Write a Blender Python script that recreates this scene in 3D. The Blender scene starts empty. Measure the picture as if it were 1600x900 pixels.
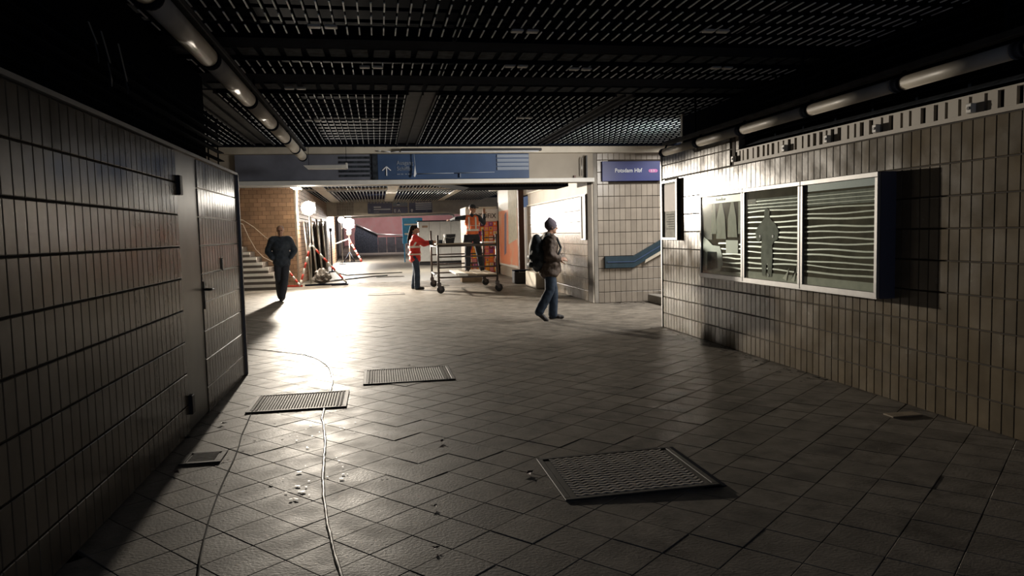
import bpy, bmesh, math, random
from mathutils import Vector, Matrix, Euler
random.seed(7)
C = bpy.context.scene.collection
PI = math.pi

# ------------------------------------------------------------------ camera
cam_d = bpy.data.cameras.new('camera'); cam = bpy.data.objects.new('camera', cam_d); C.objects.link(cam)
cam_d.sensor_width = 36.0; cam_d.lens = 1155 * 36 / 1600; cam_d.clip_start = 0.05; cam_d.clip_end = 200
F_, VPX, VPY, ROLL = 1155.0, 590.0, 368.0, 0.024
d_ = Vector((VPX-800, VPY-450, F_)).normalized()
def _dot(v): return Vector((v-800, VPY-ROLL*(v-VPX)-450, F_)).dot(d_)
a0, a1 = _dot(0.0), _dot(1.0); vx = -a0/(a1-a0)
X_ = Vector((vx-800, VPY-ROLL*(vx-VPX)-450, F_)).normalized()
if X_.x < 0: X_ = -X_
Z_ = X_.cross(d_)
if Z_.y > 0: Z_ = -Z_
# rows X_,d_,Z_ map camera space (x right, y down, z forward) to the room
right = Vector((X_.x, d_.x, Z_.x)); down = Vector((X_.y, d_.y, Z_.y)); fwd = Vector((X_.z, d_.z, Z_.z))
m = Matrix((( right.x, -down.x, -fwd.x, 0.0), (right.y, -down.y, -fwd.y, 0.0), (right.z, -down.z, -fwd.z, 1.5), (0, 0, 0, 1)))
cam.matrix_world = m
bpy.context.scene.camera = cam

# ------------------------------------------------------------------ world, exposure
w = bpy.data.worlds.new('world'); bpy.context.scene.world = w; w.use_nodes = True
bg = w.node_tree.nodes['Background']; bg.inputs[0].default_value = (0.42, 0.55, 0.85, 1); bg.inputs[1].default_value = 0.105
vs = bpy.context.scene.view_settings
vs.view_transform = 'Standard'; vs.look = 'None'; vs.gamma = 1.0; vs.use_curve_mapping = False; vs.exposure = 1.08
cy = bpy.context.scene.cycles
cy.max_bounces = 10; cy.diffuse_bounces = 5; cy.glossy_bounces = 5; cy.sample_clamp_indirect = 6.0; cy.use_denoising = True
try: cy.blur_glossy = 0.6
except Exception: pass

LAMP1_W, LAMP2_W = 4300.0, 900.0
def light(name, kind, loc, power, color, size=0.2, size_y=None, target=None, spread=PI):
    l = bpy.data.lights.new(name, kind); l.energy = power; l.color = color
    if kind == 'AREA':
        l.size = size
        l.spread = spread
        if size_y: l.shape = 'RECTANGLE'; l.size_y = size_y
    else: l.shadow_soft_size = size
    o = bpy.data.objects.new(name, l); C.objects.link(o); o.location = loc
    if target is not None:
        o.rotation_euler = (Vector(target) - Vector(loc)).to_track_quat('-Z', 'Y').to_euler()
    return o
# daylight / lamps of the exit stairs on the right, above the steps
light('stair_exit_light', 'AREA', (7.2, 12.2, 3.9), 85, (1.0, 0.95, 0.88), 2.0, 1.6, (4.6, 13.4, 0.6), math.radians(125))
# fill light added for the beam, hidden round the corner of the right wall
light('beam_fill', 'AREA', (5.3, 11.1, 2.8), 26, (1.0, 0.95, 0.88), 1.0, 0.5, (1.0, 14.5, 2.4), math.radians(95))
# area light set high and aimed down at the left stairs
light('left_stair_light', 'AREA', (-5.4, 27.0, 5.0), 60, (1.0, 0.95, 0.88), 1.5, 1.5, (-3.6, 22.5, 0.3))
# fill light added for the booth, cabin and far lintel, no fixture
light('far_hall_fill', 'AREA', (1.2, 31.0, 3.1), 260, (1.0, 0.92, 0.80), 4.0, 1.2, (1.4, 30.5, 0.0))
# area light aimed at the far pink wall
light('far_hall_light', 'AREA', (0.6, 49.0, 3.6), 160, (1.0, 0.86, 0.86), 3.0, 1.0, (0.8, 56, 1.0))

# ------------------------------------------------------------------ materials
def pm(name, col, rough=0.6, metal=0.0, var=0.0, vscale=8.0, bump=0.0, bscale=40.0, spec=0.5, rnd=0.0, rvar=0.0, stain=None, sscale=1.5, coat=0.0):
    mt = bpy.data.materials.new(name); mt.use_nodes = True
    nt = mt.node_tree; N = nt.nodes; L = nt.links; b = N['Principled BSDF']
    b.inputs['Base Color'].default_value = (*col, 1); b.inputs['Roughness'].default_value = rough
    b.inputs['Metallic'].default_value = metal; b.inputs['Specular IOR Level'].default_value = spec
    if coat: b.inputs['Coat Weight'].default_value = coat; b.inputs['Coat Roughness'].default_value = 0.12
    tc = N.new('ShaderNodeTexCoord')
    if not (var or rnd or bump or rvar or stain): return mt
    geo = N.new('ShaderNodeNewGeometry')
    src = geo.outputs['Position']
    cur = None
    rgb = N.new('ShaderNodeRGB'); rgb.outputs[0].default_value = (*col, 1); cur = rgb.outputs[0]
    if var:
        n = N.new('ShaderNodeTexNoise'); n.inputs['Scale'].default_value = vscale; n.inputs['Detail'].default_value = 6
        L.new(src, n.inputs['Vector'])
        mr = N.new('ShaderNodeMapRange'); mr.inputs[1].default_value = 0.3; mr.inputs[2].default_value = 0.7
        mr.inputs[3].default_value = 1-var; mr.inputs[4].default_value = 1+var; L.new(n.outputs[0], mr.inputs[0])
        mx = N.new('ShaderNodeVectorMath'); mx.operation = 'SCALE'; L.new(cur, mx.inputs[0]); L.new(mr.outputs[0], mx.inputs['Scale']); cur = mx.outputs[0]
    if rnd:
        oi = N.new('ShaderNodeObjectInfo'); at = N.new('ShaderNodeAttribute'); at.attribute_name = 'piece_tone'
        ad = N.new('ShaderNodeMath'); ad.operation = 'ADD'; L.new(oi.outputs['Random'], ad.inputs[0]); L.new(at.outputs['Fac'], ad.inputs[1])
        fr = N.new('ShaderNodeMath'); fr.operation = 'FRACT'; L.new(ad.outputs[0], fr.inputs[0])
        mr = N.new('ShaderNodeMapRange'); mr.inputs[3].default_value = 1-rnd; mr.inputs[4].default_value = 1+rnd; L.new(fr.outputs[0], mr.inputs[0])
        mx = N.new('ShaderNodeVectorMath'); mx.operation = 'SCALE'; L.new(cur, mx.inputs[0]); L.new(mr.outputs[0], mx.inputs['Scale']); cur = mx.outputs[0]
    if stain:
        n = N.new('ShaderNodeTexNoise'); n.inputs['Scale'].default_value = sscale; n.inputs['Detail'].default_value = 8; n.inputs['Roughness'].default_value = 0.7
        L.new(src, n.inputs['Vector'])
        mr = N.new('ShaderNodeMapRange'); mr.inputs[1].default_value = 0.5; mr.inputs[2].default_value = 0.72; L.new(n.outputs[0], mr.inputs[0])
        mx = N.new('ShaderNodeMix'); mx.data_type = 'RGBA'; L.new(mr.outputs[0], mx.inputs[0]); L.new(cur, mx.inputs[6]); mx.inputs[7].default_value = (*stain, 1); cur = mx.outputs[2]
    L.new(cur, b.inputs['Base Color'])
    if rvar:
        n = N.new('ShaderNodeTexNoise'); n.inputs['Scale'].default_value = vscale*0.7; n.inputs['Detail'].default_value = 5; L.new(src, n.inputs['Vector'])
        mr = N.new('ShaderNodeMapRange'); mr.inputs[1].default_value = 0.3; mr.inputs[2].default_value = 0.7
        mr.inputs[3].default_value = rough-rvar; mr.inputs[4].default_value = rough+rvar; L.new(n.outputs[0], mr.inputs[0]); L.new(mr.outputs[0], b.inputs['Roughness'])
    if bump:
        n = N.new('ShaderNodeTexNoise'); n.inputs['Scale'].default_value = bscale; n.inputs['Detail'].default_value = 4; L.new(src, n.inputs['Vector'])
        bp = N.new('ShaderNodeBump'); bp.inputs['Strength'].default_value = 1.0; bp.inputs['Distance'].default_value = bump; L.new(n.outputs[0], bp.inputs['Height']); L.new(bp.outputs[0], b.inputs['Normal'])
    return mt
def em(name, col, strength):
    mt = bpy.data.materials.new(name); mt.use_nodes = True; b = mt.node_tree.nodes['Principled BSDF']
    b.inputs['Base Color'].default_value = (*col, 1); b.inputs['Emission Color'].default_value = (*col, 1); b.inputs['Emission Strength'].default_value = strength
    return mt
def glass(name):
    mt = bpy.data.materials.new(name); mt.use_nodes = True; nt = mt.node_tree; N = nt.nodes; L = nt.links
    N.remove(N['Principled BSDF']); t = N.new('ShaderNodeBsdfTransparent'); t.inputs[0].default_value = (0.93, 0.96, 0.94, 1)
    g = N.new('ShaderNodeBsdfGlossy'); g.inputs['Roughness'].default_value = 0.06
    lw = N.new('ShaderNodeLayerWeight'); lw.inputs[0].default_value = 0.5; pw = N.new('ShaderNodeMath'); pw.operation = 'POWER'; pw.inputs[1].default_value = 4.0; L.new(lw.outputs['Facing'], pw.inputs[0])
    f = N.new('ShaderNodeMath'); f.operation = 'MULTIPLY_ADD'; f.inputs[1].default_value = 0.45; f.inputs[2].default_value = 0.03; L.new(pw.outputs[0], f.inputs[0]); mx = N.new('ShaderNodeMixShader')
    L.new(f.outputs[0], mx.inputs[0]); L.new(t.outputs[0], mx.inputs[1]); L.new(g.outputs[0], mx.inputs[2]); L.new(mx.outputs[0], N['Material Output'].inputs[0])
    return mt

M = {}
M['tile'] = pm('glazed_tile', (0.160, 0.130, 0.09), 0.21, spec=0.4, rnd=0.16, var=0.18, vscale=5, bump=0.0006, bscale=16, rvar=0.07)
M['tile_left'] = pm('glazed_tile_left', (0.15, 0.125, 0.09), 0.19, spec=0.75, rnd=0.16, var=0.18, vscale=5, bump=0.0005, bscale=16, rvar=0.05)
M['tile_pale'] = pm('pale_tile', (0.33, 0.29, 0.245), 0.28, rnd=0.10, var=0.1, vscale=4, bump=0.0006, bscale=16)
M['tile_brown'] = pm('brown_tile', (0.34, 0.215, 0.135), 0.5, rnd=0.15, var=0.2, vscale=2)
M['grout'] = pm('grout', (0.060, 0.048, 0.038), 0.9, var=0.2)
M['slab'] = pm('floor_slab', (0.225, 0.202, 0.172), 0.55, spec=0.10, rnd=0.13, var=0.22, vscale=6, bump=0.0016, bscale=60, rvar=0.07, stain=(0.09, 0.08, 0.07), sscale=2.2)
M['floor_far'] = pm('floor_far', (0.17, 0.155, 0.13), 0.5, spec=0.25, var=0.2, vscale=2, bump=0.004, bscale=12)
M['joint'] = pm('floor_joint', (0.02, 0.018, 0.016), 0.95, spec=0.1)
M['steel_door'] = pm('grey_door_steel', (0.15, 0.145, 0.13), 0.33, metal=0.55, var=0.15, vscale=3, bump=0.002, bscale=3)
M['black'] = pm('black_paint', (0.012, 0.012, 0.014), 0.5)
M['dark'] = pm('dark_metal', (0.006, 0.009, 0.018), 0.9, spec=0.03, var=0.3, vscale=5)
M['void'] = pm('dark_void', (0.005, 0.007, 0.012), 0.95, spec=0.02)
M['grate'] = pm('grate_paint', (0.005, 0.009, 0.018), 0.9, spec=0.03)
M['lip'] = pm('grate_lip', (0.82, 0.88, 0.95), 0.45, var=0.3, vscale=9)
M['channel'] = pm('ceiling_channel', (0.040, 0.042, 0.048), 0.7, spec=0.25, var=0.35, vscale=6)
M['plate'] = pm('dusty_plate', (0.032, 0.038, 0.048), 0.8, spec=0.1, var=0.6, vscale=14)
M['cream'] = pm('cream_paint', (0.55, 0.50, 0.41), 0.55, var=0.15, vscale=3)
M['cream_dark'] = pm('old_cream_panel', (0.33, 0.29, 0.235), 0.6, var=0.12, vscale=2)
M['concrete'] = pm('concrete', (0.30, 0.28, 0.25), 0.8, var=0.25, vscale=3, bump=0.003, bscale=20)
M['alu'] = pm('aluminium', (0.34, 0.335, 0.33), 0.42, metal=0.4, var=0.08, vscale=10)
M['tube'] = pm('acrylic_tube', (0.62, 0.57, 0.48), 0.45, var=0.12, vscale=5, spec=0.6)
M['navy'] = pm('navy_sign', (0.042, 0.078, 0.165), 0.45, var=0.15, vscale=2)
M['blue'] = pm('station_sign_blue', (0.022, 0.035, 0.17), 0.4, var=0.1, vscale=4)
M['lavender'] = pm('faded_sign', (0.14, 0.15, 0.24), 0.5, var=0.1, vscale=2)
M['white'] = pm('white_paint', (0.72, 0.71, 0.67), 0.5, var=0.06)
M['sign_white'] = pm('sign_white', (0.75, 0.78, 0.82), 0.5)
M['sign_grey'] = pm('sign_faded_white', (0.22, 0.26, 0.33), 0.5)
M['mauve'] = pm('line_badge', (0.48, 0.14, 0.38), 0.5)
M['handrail'] = pm('blue_handrail', (0.02, 0.045, 0.066), 0.4, var=0.2, vscale=8)
M['glass'] = glass('pane_glass')
M['red'] = pm('safety_red', (0.62, 0.05, 0.03), 0.5)
M['steel'] = pm('galvanised_steel', (0.45, 0.44, 0.42), 0.35, metal=0.8, var=0.15)
M['tread_bar'] = pm('tread_bar', (0.17, 0.153, 0.132), 0.75, var=0.2, vscale=9, spec=0.1)
M['tread_top'] = pm('pale_tread', (0.62, 0.56, 0.48), 0.5, var=0.2, vscale=9, spec=0.3)  # ridges coloured pale so the zigzag reads against the plate
M['tread'] = pm('tread_plate', (0.060, 0.054, 0.047), 0.6, spec=0.2, metal=0.0, var=0.2, vscale=9)
M['rubber'] = pm('rubber', (0.02, 0.02, 0.02), 0.7)
M['scaffold'] = pm('scaffold_steel', (0.09, 0.075, 0.07), 0.45, metal=0.4, var=0.2)
M['wood'] = pm('plywood', (0.30, 0.24, 0.17), 0.6, var=0.2)
M['skin'] = pm('skin', (0.38, 0.21, 0.14), 0.5)
M['hair'] = pm('hair', (0.014, 0.010, 0.009), 0.85, spec=0.15)
M['jeans'] = pm('jeans', (0.026, 0.044, 0.075), 0.85, var=0.3, vscale=20)
M['trousers'] = pm('dark_trousers', (0.022, 0.026, 0.036), 0.85, var=0.2, vscale=18)
M['coat'] = pm('dark_jacket', (0.018, 0.028, 0.042), 0.75, var=0.25, vscale=12, bump=0.01, bscale=9)
M['brown_jacket'] = pm('brown_jacket', (0.09, 0.065, 0.05), 0.75, var=0.35, vscale=14, bump=0.01, bscale=10)
M['redcoat'] = pm('red_jacket', (0.55, 0.025, 0.02), 0.6, var=0.2, vscale=10)
M['orange'] = pm('orange_vest', (0.80, 0.17, 0.05), 0.6, var=0.15, vscale=10)
M['reflect'] = pm('reflective_strip', (0.75, 0.72, 0.66), 0.4)
M['beanie'] = pm('knit_beanie', (0.11, 0.095, 0.12), 0.95, var=0.2, vscale=50)
M['pack'] = pm('backpack_fabric', (0.015, 0.022, 0.03), 0.7, var=0.3, vscale=12)
M['shoe'] = pm('shoe', (0.02, 0.018, 0.02), 0.6)
M['paper'] = pm('paper', (0.50, 0.49, 0.40), 0.6, var=0.15, vscale=9, spec=0.2)
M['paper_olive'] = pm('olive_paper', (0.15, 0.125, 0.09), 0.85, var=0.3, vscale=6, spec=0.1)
M['paper_and_reflection_grey'] = pm('grey_paper_and_reflection', (0.32, 0.32, 0.28), 0.7, var=0.3, vscale=9, spec=0.2)
M['reflection_and_paper'] = pm('pale_reflection_and_paper', (0.78, 0.74, 0.62), 0.3, var=0.15, vscale=8)  # pale tone of the built-in reflections, also creases and scrap paper
M['green_dark'] = pm('dark_green_flat', (0.03, 0.045, 0.035), 0.4, var=0.3, vscale=7)
M['riser'] = pm('stair_riser', (0.13, 0.11, 0.095), 0.8)
M['rust'] = pm('rust_print', (0.16, 0.10, 0.085), 0.6, var=0.15)
M['grey_blue'] = pm('grey_blue_print', (0.30, 0.36, 0.42), 0.4)
M['pink'] = pm('pink_wall', (0.50, 0.24, 0.23), 0.6, var=0.12, vscale=1.5, stain=(0.42, 0.30, 0.28))
M['sky_blue'] = pm('blue_poster', (0.03, 0.30, 0.62), 0.4, var=0.15)
M['rope'] = pm('pale_cord', (0.90, 0.85, 0.74), 0.28, spec=0.9)
M['tar'] = pm('dark_line', (0.03, 0.028, 0.025), 0.9)
M['tarp'] = pm('crumpled_sheet', (0.10, 0.09, 0.08), 0.3, var=0.4, vscale=8, bump=0.03, bscale=6)
M['shell'] = pm('wall_plaster', (0.15, 0.14, 0.125), 0.8, var=0.2, vscale=2)
M['brass'] = pm('old_hinge', (0.035, 0.035, 0.04), 0.5, metal=0.4)

# ------------------------------------------------------------------ helpers
def wloc(o):
    v = Vector((0, 0, 0))
    while o is not None: v = v + o.location; o = o.parent
    return v
class MB:
    def __init__(s): s.v = []; s.f = []; s.m = []; s.t = []; s.tone = 0.0
    def add(s, vs, fs, mi=0):
        n = len(s.v); s.v += [tuple(v) for v in vs]
        for f in fs: s.f.append(tuple(i+n for i in f)); s.m.append(mi); s.t.append(s.tone)
        return s
    def box(s, x0, x1, y0, y1, z0, z1, mi=0):
        return s.add([(x0,y0,z0),(x1,y0,z0),(x1,y1,z0),(x0,y1,z0),(x0,y0,z1),(x1,y0,z1),(x1,y1,z1),(x0,y1,z1)],
                     [(0,3,2,1),(4,5,6,7),(0,1,5,4),(1,2,6,5),(2,3,7,6),(3,0,4,7)], mi)
    def bev(s, x0, x1, y0, y1, z0, z1, b, mi=0):   # box with chamfered edges all round
        c = [(x0+x1)/2, (y0+y1)/2, (z0+z1)/2]; h = [(x1-x0)/2, (y1-y0)/2, (z1-z0)/2]
        vs = {}; L = []
        for sx in (-1,1):
            for sy in (-1,1):
                for sz in (-1,1):
                    for ax in range(3):
                        p = [sx*h[0], sy*h[1], sz*h[2]]
                        for k in range(3):
                            if k != ax: p[k] -= (sx,sy,sz)[k]*b
                        vs[(sx,sy,sz,ax)] = len(L); L.append((c[0]+p[0], c[1]+p[1], c[2]+p[2]))
        F = []
        sg = (-1, 1)
        for ax in range(3):
            o = [k for k in range(3) if k != ax]
            for sa in sg:
                def key(u, v):
                    t = [0,0,0]; t[ax] = sa; t[o[0]] = u; t[o[1]] = v; return (*t, ax)
                q = [vs[key(-1,-1)], vs[key(1,-1)], vs[key(1,1)], vs[key(-1,1)]]
                F.append(q)
        for e in range(3):          # edges along axis e
            o = [k for k in range(3) if k != e]
            for u in sg:
                for v in sg:
                    def key(w_, ax):
                        t = [0,0,0]; t[e] = w_; t[o[0]] = u; t[o[1]] = v; return (*t, ax)
                    F.append([vs[key(-1,o[0])], vs[key(1,o[0])], vs[key(1,o[1])], vs[key(-1,o[1])]])
        for sx in sg:
            for sy in sg:
                for sz in sg: F.append([vs[(sx,sy,sz,0)], vs[(sx,sy,sz,1)], vs[(sx,sy,sz,2)]])
        cc = Vector(c)
        for i, f in enumerate(F):
            P = [Vector(L[k]) for k in f]; n = (P[1]-P[0]).cross(P[2]-P[0])
            if n.dot(sum(P, Vector())/len(P) - cc) < 0: F[i] = f[::-1]
        return s.add(L, F, mi)
    def tube(s, p0, p1, r0, r1=None, n=10, mi=0, cap=True):
        r1 = r0 if r1 is None else r1
        p0 = Vector(p0); p1 = Vector(p1); d = (p1-p0).normalized()
        a = d.orthogonal().normalized(); b = d.cross(a)
        vs = [p0+(a*math.cos(2*PI*i/n)+b*math.sin(2*PI*i/n))*r0 for i in range(n)] + [p1+(a*math.cos(2*PI*i/n)+b*math.sin(2*PI*i/n))*r1 for i in range(n)]
        fs = [(i, (i+1)%n, n+(i+1)%n, n+i) for i in range(n)]
        if cap: fs += [tuple(range(n))[::-1], tuple(range(n, 2*n))]
        return s.add(vs, fs, mi)
    def path(s, pts, r, n=6, mi=0):
        for a, b in zip(pts[:-1], pts[1:]): s.tube(a, b, r, r, n, mi)
        return s
    def bar(s, p0, p1, wd, ht, mi=0, up=(0,0,1)):
        p0 = Vector(p0); p1 = Vector(p1); d = (p1-p0).normalized(); u = Vector(up)
        a = d.cross(u).normalized()*wd/2; b = a.cross(d).normalized()*ht/2
        vs = [p0-a-b, p0+a-b, p0+a+b, p0-a+b, p1-a-b, p1+a-b, p1+a+b, p1-a+b]
        return s.add(vs, [(0,1,2,3)[::-1], (4,5,6,7)[::-1][::-1], (0,1,5,4), (1,2,6,5), (2,3,7,6), (3,0,4,7)], mi)
    def prism(s, poly, ex, mi=0):
        n = len(poly); ex = Vector(ex); P = [Vector(p) for p in poly]
        return s.add(P+[p+ex for p in P], [tuple(range(n))[::-1], tuple(range(n, 2*n))] + [(i, (i+1)%n, n+(i+1)%n, n+i) for i in range(n)], mi)
    def lathe(s, prof, c, n=16, mi=0, ax='z'):
        vs = []; fs = []
        for r, h in prof:
            for i in range(n):
                a = 2*PI*i/n
                if ax == 'z': vs.append((c[0]+r*math.cos(a), c[1]+r*math.sin(a), c[2]+h))
                elif ax == 'x': vs.append((c[0]+h, c[1]+r*math.cos(a), c[2]+r*math.sin(a)))
                else: vs.append((c[0]+r*math.cos(a), c[1]+h, c[2]+r*math.sin(a)))
        for k in range(len(prof)-1):
            for i in range(n): fs.append((k*n+i, k*n+(i+1)%n, (k+1)*n+(i+1)%n, (k+1)*n+i))
        fs.append(tuple(range(n))); fs.append(tuple(range((len(prof)-1)*n, len(prof)*n)))
        return s.add(vs, fs, mi)
    def mesh(s, name, mats, off=Vector((0,0,0)), smooth=False):
        me = bpy.data.meshes.new(name)
        me.from_pydata([(v[0]-off.x, v[1]-off.y, v[2]-off.z) for v in s.v], [], s.f)
        for mt in (mats if isinstance(mats, (list, tuple)) else [mats]): me.materials.append(mt)
        me.polygons.foreach_set('material_index', s.m)
        at = me.attributes.new('piece_tone', 'FLOAT', 'FACE'); at.data.foreach_set('value', s.t)
        bm = bmesh.new(); bm.from_mesh(me); bmesh.ops.recalc_face_normals(bm, faces=bm.faces); bm.to_mesh(me); bm.free()
        if smooth: me.polygons.foreach_set('use_smooth', [True]*len(me.polygons))
        me.update(); return me
    def build(s, name, mats, parent=None, smooth=False):
        off = wloc(parent) if parent is not None else Vector((0,0,0))
        o = bpy.data.objects.new(name, s.mesh(name, mats, off, smooth)); C.objects.link(o)
        if parent is not None: o.parent = parent
        return o
def inst(name, me, parent, loc, rot=(0,0,0)):
    o = bpy.data.objects.new(name, me); C.objects.link(o); o.parent = parent
    o.location = Vector(loc) - (wloc(parent) if parent is not None else Vector((0,0,0))); o.rotation_euler = rot
    return o
def tag(o, label=None, cat=None, group=None, kind=None):
    if label: o['label'] = label
    if cat: o['category'] = cat
    if group: o['group'] = group
    if kind: o['kind'] = kind
    return o
def thing(name, loc, label, cat, group=None, rz=0.0):
    o = bpy.data.objects.new(name, None); C.objects.link(o); o.location = loc; o.rotation_euler = (0, 0, rz); o.empty_display_size = 0.2
    return tag(o, label, cat, group)
def struct(name, mb, mats): return tag(mb.build(name, mats), kind='structure')
def text(name, body, loc, size, mat, parent, rot=(PI/2, 0, 0), ext=0.003, sx=1.0):
    cu = bpy.data.curves.new(name, 'FONT'); cu.body = body; cu.size = size; cu.extrude = ext; cu.materials.append(mat)
    cu.space_character = 1.05; cu.offset = size*0.012
    t_ = bpy.data.objects.new(name, cu); C.objects.link(t_)
    me = bpy.data.meshes.new_from_object(t_.evaluated_get(bpy.context.evaluated_depsgraph_get())); bpy.data.objects.remove(t_, do_unlink=True)
    o = bpy.data.objects.new(name, me); C.objects.link(o); o.parent = parent
    o.location = Vector(loc) - (wloc(parent) if parent else Vector()); o.rotation_euler = rot; o.scale = (sx, 1, 1)
    return o

# ------------------------------------------------------------------ tiles
ROW = 0.245; TW = 0.104
ZR = [0.0, 0.225] + [0.225+ROW*k for k in range(1, 13)]
def tile_mesh(name, w_, h_, t, mat, b=0.004):
    # pillow tile, front face at +x, centre at origin
    mb = MB(); x = t
    ys, zs = w_/2, h_/2
    vs = [(0,-ys,-zs),(0,ys,-zs),(0,ys,zs),(0,-ys,zs),(x-b*0.7,-ys,-zs),(x-b*0.7,ys,-zs),(x-b*0.7,ys,zs),(x-b*0.7,-ys,zs),
          (x,-ys+b,-zs+b),(x,ys-b,-zs+b),(x,ys-b,zs-b),(x,-ys+b,zs-b)]
    fs = [(8,9,10,11)] + [(i,(i+1)%4,4+(i+1)%4,4+i) for i in range(4)] + [(4+i,4+(i+1)%4,8+(i+1)%4,8+i) for i in range(4)]
    return mb.add(vs, fs).mesh(name, mat)
_tm = {}
def tiles(parent, plane, u_edges, z_edges, facing, mat, nparts, keyf, skip=lambda u, z: False, gap=0.007, t=0.014, rest_name='tile_field', tilt=0.004):
    """plane: ('x', value) or ('y', value); facing: unit normal angle about z; tiles as parts, the rest joined"""
    cells = []
    for i in range(len(u_edges)-1):
        for j in range(len(z_edges)-1):
            u = (u_edges[i]+u_edges[i+1])/2; z = (z_edges[j]+z_edges[j+1])/2
            if not skip(u, z): cells.append((keyf(u, z), u, z, u_edges[i+1]-u_edges[i]-gap*0.6, z_edges[j+1]-z_edges[j]-gap*1.3))
    cells.sort(key=lambda c: c[0])
    rest = MB()
    rowtilt = {}
    for n, (k, u, z, w_, h_) in enumerate(cells):
        key = (round(w_, 4), round(h_, 4), mat.name)
        if key not in _tm: _tm[key] = tile_mesh('tile', w_, h_, t, mat)
        rt = rowtilt.setdefault(round(z, 3), random.uniform(-0.004, 0.004))
        loc = Vector((plane[1], u, z)) if plane[0] == 'x' else Vector((u, plane[1], z))
        rot = Euler((random.uniform(-0.002, 0.002), rt+random.uniform(-tilt, tilt)*0.4, facing+random.uniform(-tilt, tilt)))
        if n < nparts:
            inst('tile', _tm[key], parent, loc, rot)
        else:
            me = _tm[key]; R = rot.to_matrix(); rest.tone = random.random()
            rest.add([R @ v.co + loc for v in me.vertices], [tuple(p.vertices) for p in me.polygons])
    if rest.v:
        o = rest.build(rest_name, mat, parent); o['kind'] = 'stuff'
def frange(a, b, s):
    n = max(1, round(abs(b-a)/s)); return [a+(b-a)*i/n for i in range(n+1)]

# ================================================================== STRUCTURE
# --- floor
fl = struct('floor', MB().box(-7, 9.5, -2, 44, -0.2, -0.022), M['joint'])
sl = 0.274; A = math.radians(40.5)
slab_me = MB().bev(-0.1350, 0.1350, -0.1350, 0.1350, -0.028, 0.0, 0.002).mesh('slab', M['slab'])
e1 = Vector((math.cos(A), math.sin(A), 0)); e2 = Vector((-math.sin(A), math.cos(A), 0))
O = Vector((0.681, 3.393, 0)) + (e1+e2)*sl/2
cells = []
for i in range(-80, 120):
    for j in range(-80, 120):
        p = O + e1*sl*i + e2*sl*j
        if not (-2 < p.y < 24): continue
        xl = -1.62 if p.y < 8.7 else -6.2
        xr = 4.42 if p.y < 10.8 or p.y > 14.7 else 5.5
        if xl < p.x < xr: cells.append(p)
def in_view(p):
    v = p - Vector((0, 0, 1.5)); z = v.dot(fwd)
    if z < 0.3: return False
    return -60 < 800+1155*v.dot(right)/z < 1660 and 450+1155*v.dot(down)/z < 960
seen = sorted([p for p in cells if in_view(p)], key=lambda p: p.y)
seen_set = set((round(p.x, 3), round(p.y, 3)) for p in seen[:300])
def slab_pose(p):
    big = random.random() < 0.10
    k = 0.0020 if p.y > 4.5 else 0.0014
    return Euler((random.gauss(0, k), random.gauss(0, k), A)), Vector((p.x, p.y, random.uniform(-0.0007, 0.0007) + (random.uniform(0.0008, 0.0025) if big else 0)))
rest = MB()
for p in cells:
    r, l = slab_pose(p)
    if (round(p.x, 3), round(p.y, 3)) in seen_set: inst('slab', slab_me, fl, l, r)
    else:
        R = r.to_matrix(); rest.tone = random.random()
        rest.add([R @ v.co + l for v in slab_me.vertices], [tuple(q.vertices) for q in slab_me.polygons])
rest.build('slab_field', M['slab'], fl)['kind'] = 'stuff'
MB().box(-6.4, 4.5, 24.0, 44, -0.03, 0.0).build('far_paving', M['floor_far'], fl)
struct('floor_ramp', MB().prism([(-2.4, 44, -0.02), (-2.4, 57, 0.80), (-2.4, 57, -0.2), (-2.4, 44, -0.2)], (9, 0, 0)), M['floor_far'])

# --- left wall (a kiosk front), door in it
wl = struct('wall_left', MB().box(-2.9, -1.504, -1.6, 6.04, 0.0, 2.19).box(-2.9, -1.56, 6.04, 8.52, 0, 2.19).box(-2.9, -1.506, 8.5, 8.535, 0, 2.19), M['grout'])
ue = [6.03-TW*i for i in range(74)][::-1]
tiles(wl, ('x', -1.504), ue, ZR[:10], 0.0, M['tile_left'], 300, lambda u, z: (u if u > 2.15 else 100-u)+abs(z-1.3)*0.4, gap=0.008)
dr = struct('door_1', MB().box(-1.55, -1.5, 6.055, 8.50, 0.015, 2.19), M['steel_door'])
tiles(dr, ('x', -1.501), [6.70+0.1125*i for i in range(17)], ZR[:10], 0.0, M['tile_left'], 0, lambda u, z: u, gap=0.005, t=0.008, rest_name='tile_facing', tilt=0.001)
MB().bev(-1.5, -1.470, 8.50, 8.535, 0.0, 2.2, 0.004).build('edge_trim', M['alu'], wl)
for z0 in (1.845, 0.145):
    h = MB().bev(-1.5, -1.462, 6.02, 6.10, z0, z0+0.15, 0.006).build('hinge', M['brass'], dr)
h = MB().bev(-1.5, -1.488, 6.725, 6.765, 0.90, 1.14, 0.004).tube((-1.49, 6.745, 1.07), (-1.44, 6.745, 1.07), 0.011).tube((-1.44, 6.70, 1.072), (-1.44, 6.86, 1.066), 0.011).build('door_handle', M['brass'], dr, True)
MB().bev(-1.49, -1.478, 7.50, 7.54, 1.2, 1.32, 0.004).build('keyhole_plate', M['steel'], dr)
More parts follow.
